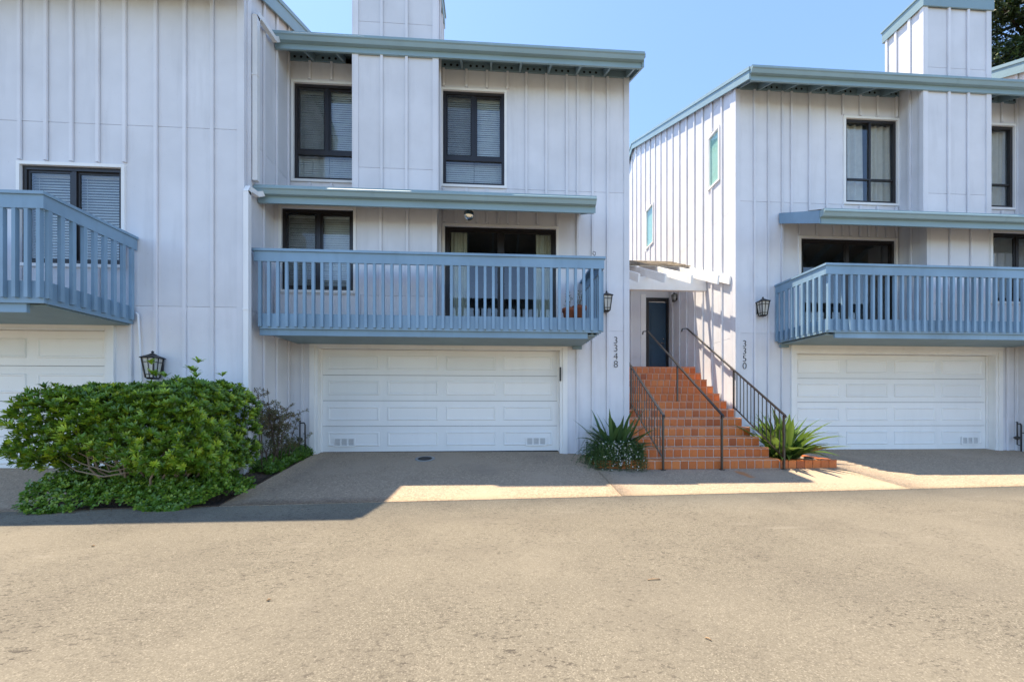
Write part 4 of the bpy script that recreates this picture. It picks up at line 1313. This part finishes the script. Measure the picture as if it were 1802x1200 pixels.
for k in range(30):
    xr = random.uniform(-5.7, -3.5)
    b0 = Vector((-4.65 + (xr+4.65)*.30 + random.uniform(-.1, .1), byc+random.uniform(-.15, .2), gz(-4.6, byc)))
    tip = Vector((xr + random.uniform(-.25, .25), byc+random.uniform(-.45, .4), shrub_bot(xr)+random.uniform(.2, .7)))
    mid = b0.lerp(tip, .5) + Vector((random.uniform(-.1, .1), random.uniform(-.1, .1), -.10))
    m.tube([b0, b0.lerp(mid, .5)+Vector((0, 0, .03)), mid, mid.lerp(tip, .5)+Vector((random.uniform(-.04, .04), 0, .05)), tip], .01, 6, rs=[.019, .016, .013, .009, .005])
for k in range(5):                                        # bare trailing branches in front
    y = 4.95+.06*k; z = .62+.05*k
    m.tube([(-4.35-.05*k, y+.1, z+.02), (-4.75, y-.03, z-.05), (-5.1, y, z+.02+.03*k), (-5.35-.08*k, y+.05, z+.16+.05*k)], .008, 6, rs=[.012, .010, .008, .004])
m.build('branch', TWIG, sb)
for nb_, ob_ in enumerate([o for o in sb.children if o.name.startswith('foliage')]): pass
# ground cover under it
m, tn = MB(), []
for k in range(3600):
    x = random.uniform(-5.72, -3.28); t = (x+5.72)/2.44
    y = random.uniform(edge_y(x)-.10, 5.75 - .2*random.random())
    y += .05*sin(x*5)
    if x > -3.62 and (y < 5.05 + (x+3.62)*.6 or y > 5.45): continue
    hgt = .34*smooth(-.14, .04, y-edge_y(x))*(1-.25*t) + .05*h1(x*3+y*4)
    z = gz(x, max(y, edge_y(x))) + max(.01, hgt*random.uniform(.45, 1.05))
    d = Vector((random.uniform(-.6, .6), -.6+random.uniform(-.4, .4), .8))
    leaf_cloud(m, tn, Vector((x, y, z)), d, random.randint(3, 5), .050, .032, 1.1, random.uniform(.1, .75))
o = finish(m, tn, 'ground_cover', COVER)
tag(o, 'low leafy ground cover spilling onto the road under the trimmed shrub', 'ground cover', kind='stuff')
m, tn = MB(), []
for k in range(750):
    x = random.uniform(-3.95, -3.50); y = random.uniform(6.35, 7.7)
    z = gz(x, y) + random.uniform(.01, .20)*(1-.5*abs(x+3.75)/.25)
    if 5.3 < y < 5.9 and random.random() < .6: continue
    leaf_cloud(m, tn, Vector((x, y, z)), Vector((random.uniform(-.5, .5), -.6, .8)), 4, .055, .034, 1.1, random.uniform(.05, .5))
o = finish(m, tn, 'ground_cover', COVER)
tag(o, 'dark green ground cover in the bed by the gas pipe', 'ground cover', kind='stuff')
# thin reddish shrub against the wall
nd_ = empty('nandina_shrub', (-3.72, 6.75, .38), 'thin open shrub with reddish leaves against the wall', 'shrub')
m = MB(); ml, tn = MB(), []
for k in range(21):
    b0 = Vector((-3.74+random.uniform(-.10, .10), 6.70+random.uniform(-.35, .35), gz(-3.7, 6.7)))
    hh = random.uniform(.7, 1.42) if k < 14 else random.uniform(.4, .7)
    tip = b0 + Vector((random.uniform(-.10, .28), random.uniform(-.4, .25), hh))
    mid = b0.lerp(tip, .55) + Vector((random.uniform(-.05, .03), 0, .04))
    m.tube([b0, mid, tip], .006, 5, rs=[.009, .007, .003])
    for q in range(9):
        s = random.uniform(.40, 1.0)
        p = mid.lerp(tip, (s-.5)*2) if s > .5 else b0.lerp(mid, s*2)
        e = p + Vector((random.uniform(-.2, .2), random.uniform(-.2, .15), random.uniform(.0, .16)))
        m.tube([p, e], .0025, 4, rs=[.0035, .0018])
        for z in range(6):
            c = p.lerp(e, random.uniform(.3, 1.))
            leaf_cloud(ml, tn, c, Vector((random.uniform(-1, 1), random.uniform(-1, .4), random.uniform(-.3, .8))), 3, .046, .015, .9, random.uniform(.2, .8) if hh > .75 else random.uniform(.35, .6))
m.build('stem', STEMR, nd_); finish(ml, tn, 'foliage', NAND, nd_)
# strap-leaved plants
def strap_plant(label, c, n, ln, wd, mat, lean, seed, up=.55):
    rnd = random.Random(seed)
    p = empty('strap_leaf_plant', c, label, 'plant', 'strap-leaved plants at the stair foot')
    c = Vector(c)
    for k in range(n):
        a = rnd.uniform(0, 2*pi)
        el = rnd.uniform(.35, 1.45)*up + (1-up)*.9
        l = ln*rnd.uniform(.65, 1.1)
        b = c + Vector((rnd.uniform(-.12, .12)*1.5, rnd.uniform(-.12, .12), -.02))
        dr = Vector((cos(a)*cos(el)+lean[0], sin(a)*cos(el)+lean[1], sin(el))).normalized()
        sd_ = dr.cross(Vector((0, 0, 1))).normalized()
        w = wd*rnd.uniform(.8, 1.15); m = MB(); N_ = 8
        curl = rnd.uniform(.5, 1.5)*(1.25-sin(el))
        pos = b.copy(); dv = dr.copy(); vs = []
        for i in range(N_+1):
            t = i/N_
            ww = w*(.45+.55*smooth(0, .35, t))*(1-smooth(.66, 1.03, t)*.97)
            up_ = sd_.cross(dv).normalized()
            vs += [pos - sd_*ww/2 + up_*ww*.22, pos.copy(), pos + sd_*ww/2 + up_*ww*.22]
            pos = pos + dv*(l/N_)
            dv = (dv + Vector((0, 0, -curl/N_*(.6+t*1.6)))).normalized()
        m.add(vs, [(3*i+j, 3*i+3+j, 3*i+4+j, 3*i+1+j) for i in range(N_) for j in (0, 1)], True)
        finish(m, [rnd.uniform(.1, .75)]*len(vs), 'leaf', mat, p)
    return p
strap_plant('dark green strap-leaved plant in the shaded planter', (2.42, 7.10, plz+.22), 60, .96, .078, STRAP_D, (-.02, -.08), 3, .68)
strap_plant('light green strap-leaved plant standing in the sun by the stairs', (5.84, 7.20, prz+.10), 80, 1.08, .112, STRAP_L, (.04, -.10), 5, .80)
# trailing plant with white flowers
tr = empty('trailing_rosemary', (2.35, 6.75, plz+.1), 'trailing plant with tiny white flowers spilling over the planter curb', 'plant')
m, tn, fl = MB(), [], MB()
for k in range(620):
    b0 = Vector((random.uniform(1.85, 2.84), 6.70 + .5*random.random()**1.6, plz+random.uniform(.20, .50)))
    out = Vector((random.uniform(-.5, .35), -1, 0)) if random.random() < .8 else Vector((-1, random.uniform(-.5, .3), 0))
    out = out.normalized()*random.uniform(.06, .24)
    p1 = b0 + out*.7 + Vector((0, 0, .05)); p2 = b0 + out + Vector((random.uniform(-.05, .05), 0, -random.uniform(.25, .6)))
    p2.z = max(p2.z, gz(p2.x, p2.y)+.015)
    for q in range(13):
        t = q/12
        c = b0*(1-t)**2 + p1*2*t*(1-t) + p2*t*t
        dd_ = (p2-b0).normalized()
        leaf_cloud(m, tn, c, dd_ + Vector((random.uniform(-.2, .2), 0, random.uniform(0, .3))), 4, .034, .0085, .75, random.uniform(.05, .8))
        if random.random() < .10*math.exp(-((c.x-2.38)/.22)**2) + .012 and b0.y < 7.05:
            e = c + Vector((random.uniform(-.01, .01), -.018, .006)); s = .0085
            for r_ in range(3):
                a = r_*2.1; u = Vector((cos(a)*s, -.3*s, sin(a)*s)); v = Vector((-sin(a)*s*.7, 0, cos(a)*s*.7))
                fl.add([e, e+u+v, e+u*1.7, e+u-v], [(0,1,2,3)])
finish(m, tn, 'foliage', ROSE, tr); fl.build('flower', PETAL, tr, recalc=False)['kind'] = 'stuff'
# tree behind the roofs
def tree(label, x, y, ztop, zbot, rad, seed, n=9000):
    rnd = random.Random(seed)
    t = empty('tall_tree', (x, y, -.06), label, 'tree')
    m = MB(); m.tube([(x, y, -.06), (x+.2, y, ztop*.4), (x-.1, y+.1, ztop*.75), (x, y, ztop*.95)], .3, 10, rs=[.45, .34, .2, .05])
    clumps = []
    for k in range(90):
        z = rnd.uniform(zbot, ztop); a = rnd.uniform(0, 2*pi)
        f = sin(pi*min(1, max(.08, (z-zbot)/(ztop-zbot)*.9+.08)))
        r = rad*f*rnd.uniform(.45, 1.0)
        c = Vector((x+cos(a)*r, y+sin(a)*r, z)); clumps.append((c, rnd.uniform(.7, 1.3)))
        b = Vector((x, y, z-.25*r-.4))
        m.tube([b, b.lerp(c, .5)+Vector((0, 0, .15)), c], .05, 6, rs=[.09, .06, .02])
    m.build('trunk', BARK, t)
    m, tn = MB(), []
    for k in range(n):
        c, r = rnd.choice(clumps)
        d = Vector((rnd.gauss(0, 1), rnd.gauss(0, 1), rnd.gauss(0, .8))).normalized()
        p = c + d*r*rnd.uniform(.3, 1.)**.6
        e = Vector((rnd.gauss(0, 1), rnd.gauss(0, 1), rnd.gauss(.3, .8))).normalized(); s_ = e.orthogonal().normalized()*.06
        l = rnd.uniform(.18, .34)
        i = len(m.v)
        m.v += [tuple(p), tuple(p+e*l*.5+s_), tuple(p+e*l), tuple(p+e*l*.5-s_)]
        m.f.append((i, i+1, i+2, i+3)); m.sm.append(False); tn += [rnd.uniform(.05, .95)*(.5+.5*(r > .75))]*4
    finish(m, tn, 'crown', TREEL, t)
    return t
tree('tall dark evergreen tree rising behind the roof at the far end', 26.2, 16.5, 25.5, 10.5, 3.6, 9, 60000)
# fallen leaves and twigs on the road
for i, (px, py, ang, ln, lab) in enumerate(((1140, 1021, .05, .10, 'thin dry twig lying alone on the open asphalt'), (468, 1058, .5, .030, 'dry leaf alone on the asphalt out from the reddish shrub'), (1252, 1128, 2.2, .034, 'dry leaf on the asphalt beyond the thin dry twig from the stairs'),
                            (160, 962, .3, .03, 'dry leaf on the sunlit asphalt just out from the trimmed shrub'), (1395, 842, 1., .05, 'curled dry leaf on the concrete by the planter'))):
    d = 4.0
    for _ in range(40):                                   # where the sight line meets the ground
        x = PX(px, d); dep = x*sin(YAW)+d*cos(YAW)
        zz = gz(x, d); want = FPX*(EYE-zz)/(py-HOR)
        d *= want/dep
    x, y = PX(px, d), d; z = gz(x, y)+.006
    a = Vector((cos(ang), sin(ang), 0)); b = Vector((-a.y, a.x, 0)); w = .008 if 'twig' in lab else .010
    m = MB(); q = Vector((x, y, z))
    if 'twig' in lab: m.tube([q, q+a*ln*.5+Vector((0, 0, .006)), q+a*ln], .004, 5)
    else:
        vs = [q, q+a*ln*.5+b*w+Vector((0, 0, .012)), q+a*ln+Vector((0, 0, .004)), q+a*ln*.5-b*w+Vector((0, 0, .010)), q+a*ln*.5]
        m.add(vs, [(0,1,4),(1,2,4),(2,3,4),(3,0,4)]); m.add([v+Vector((0, 0, -.002)) for v in vs], [(0,4,1),(1,4,2),(2,4,3),(3,4,0)])
    tag(m.build('twig' if 'twig' in lab else 'dry_leaf', DRYLEAF, origin=q), lab, 'twig' if 'twig' in lab else 'leaf', 'litter on the ground')

m, rl = MB(), random.Random(21)
for k in range(150):
    x = rl.uniform(-6.6, -1.9); e = edge_y(x)
    y = e - abs(rl.gauss(.12, .16)) if rl.random() < .75 else e + rl.uniform(0, .5)
    if x > -3.5 and rl.random() < .6: continue
    q = Vector((x, y, gz(x, y)+.007)); a = rl.uniform(0, 6.28); l = rl.uniform(.015, .038)
    u = Vector((cos(a), sin(a), rl.uniform(-.05, .25)))*l; v = Vector((-sin(a), cos(a), rl.uniform(0, .3)))*l*.3
    m.add([q, q+u*.5+v, q+u, q+u*.5-v], [(0, 1, 2, 3)])
tag(m.build('leaf_litter', DRYLEAF, recalc=False), 'scatter of tiny dry leaves on the shaded road edge below the ground cover', 'leaf litter', kind='stuff')
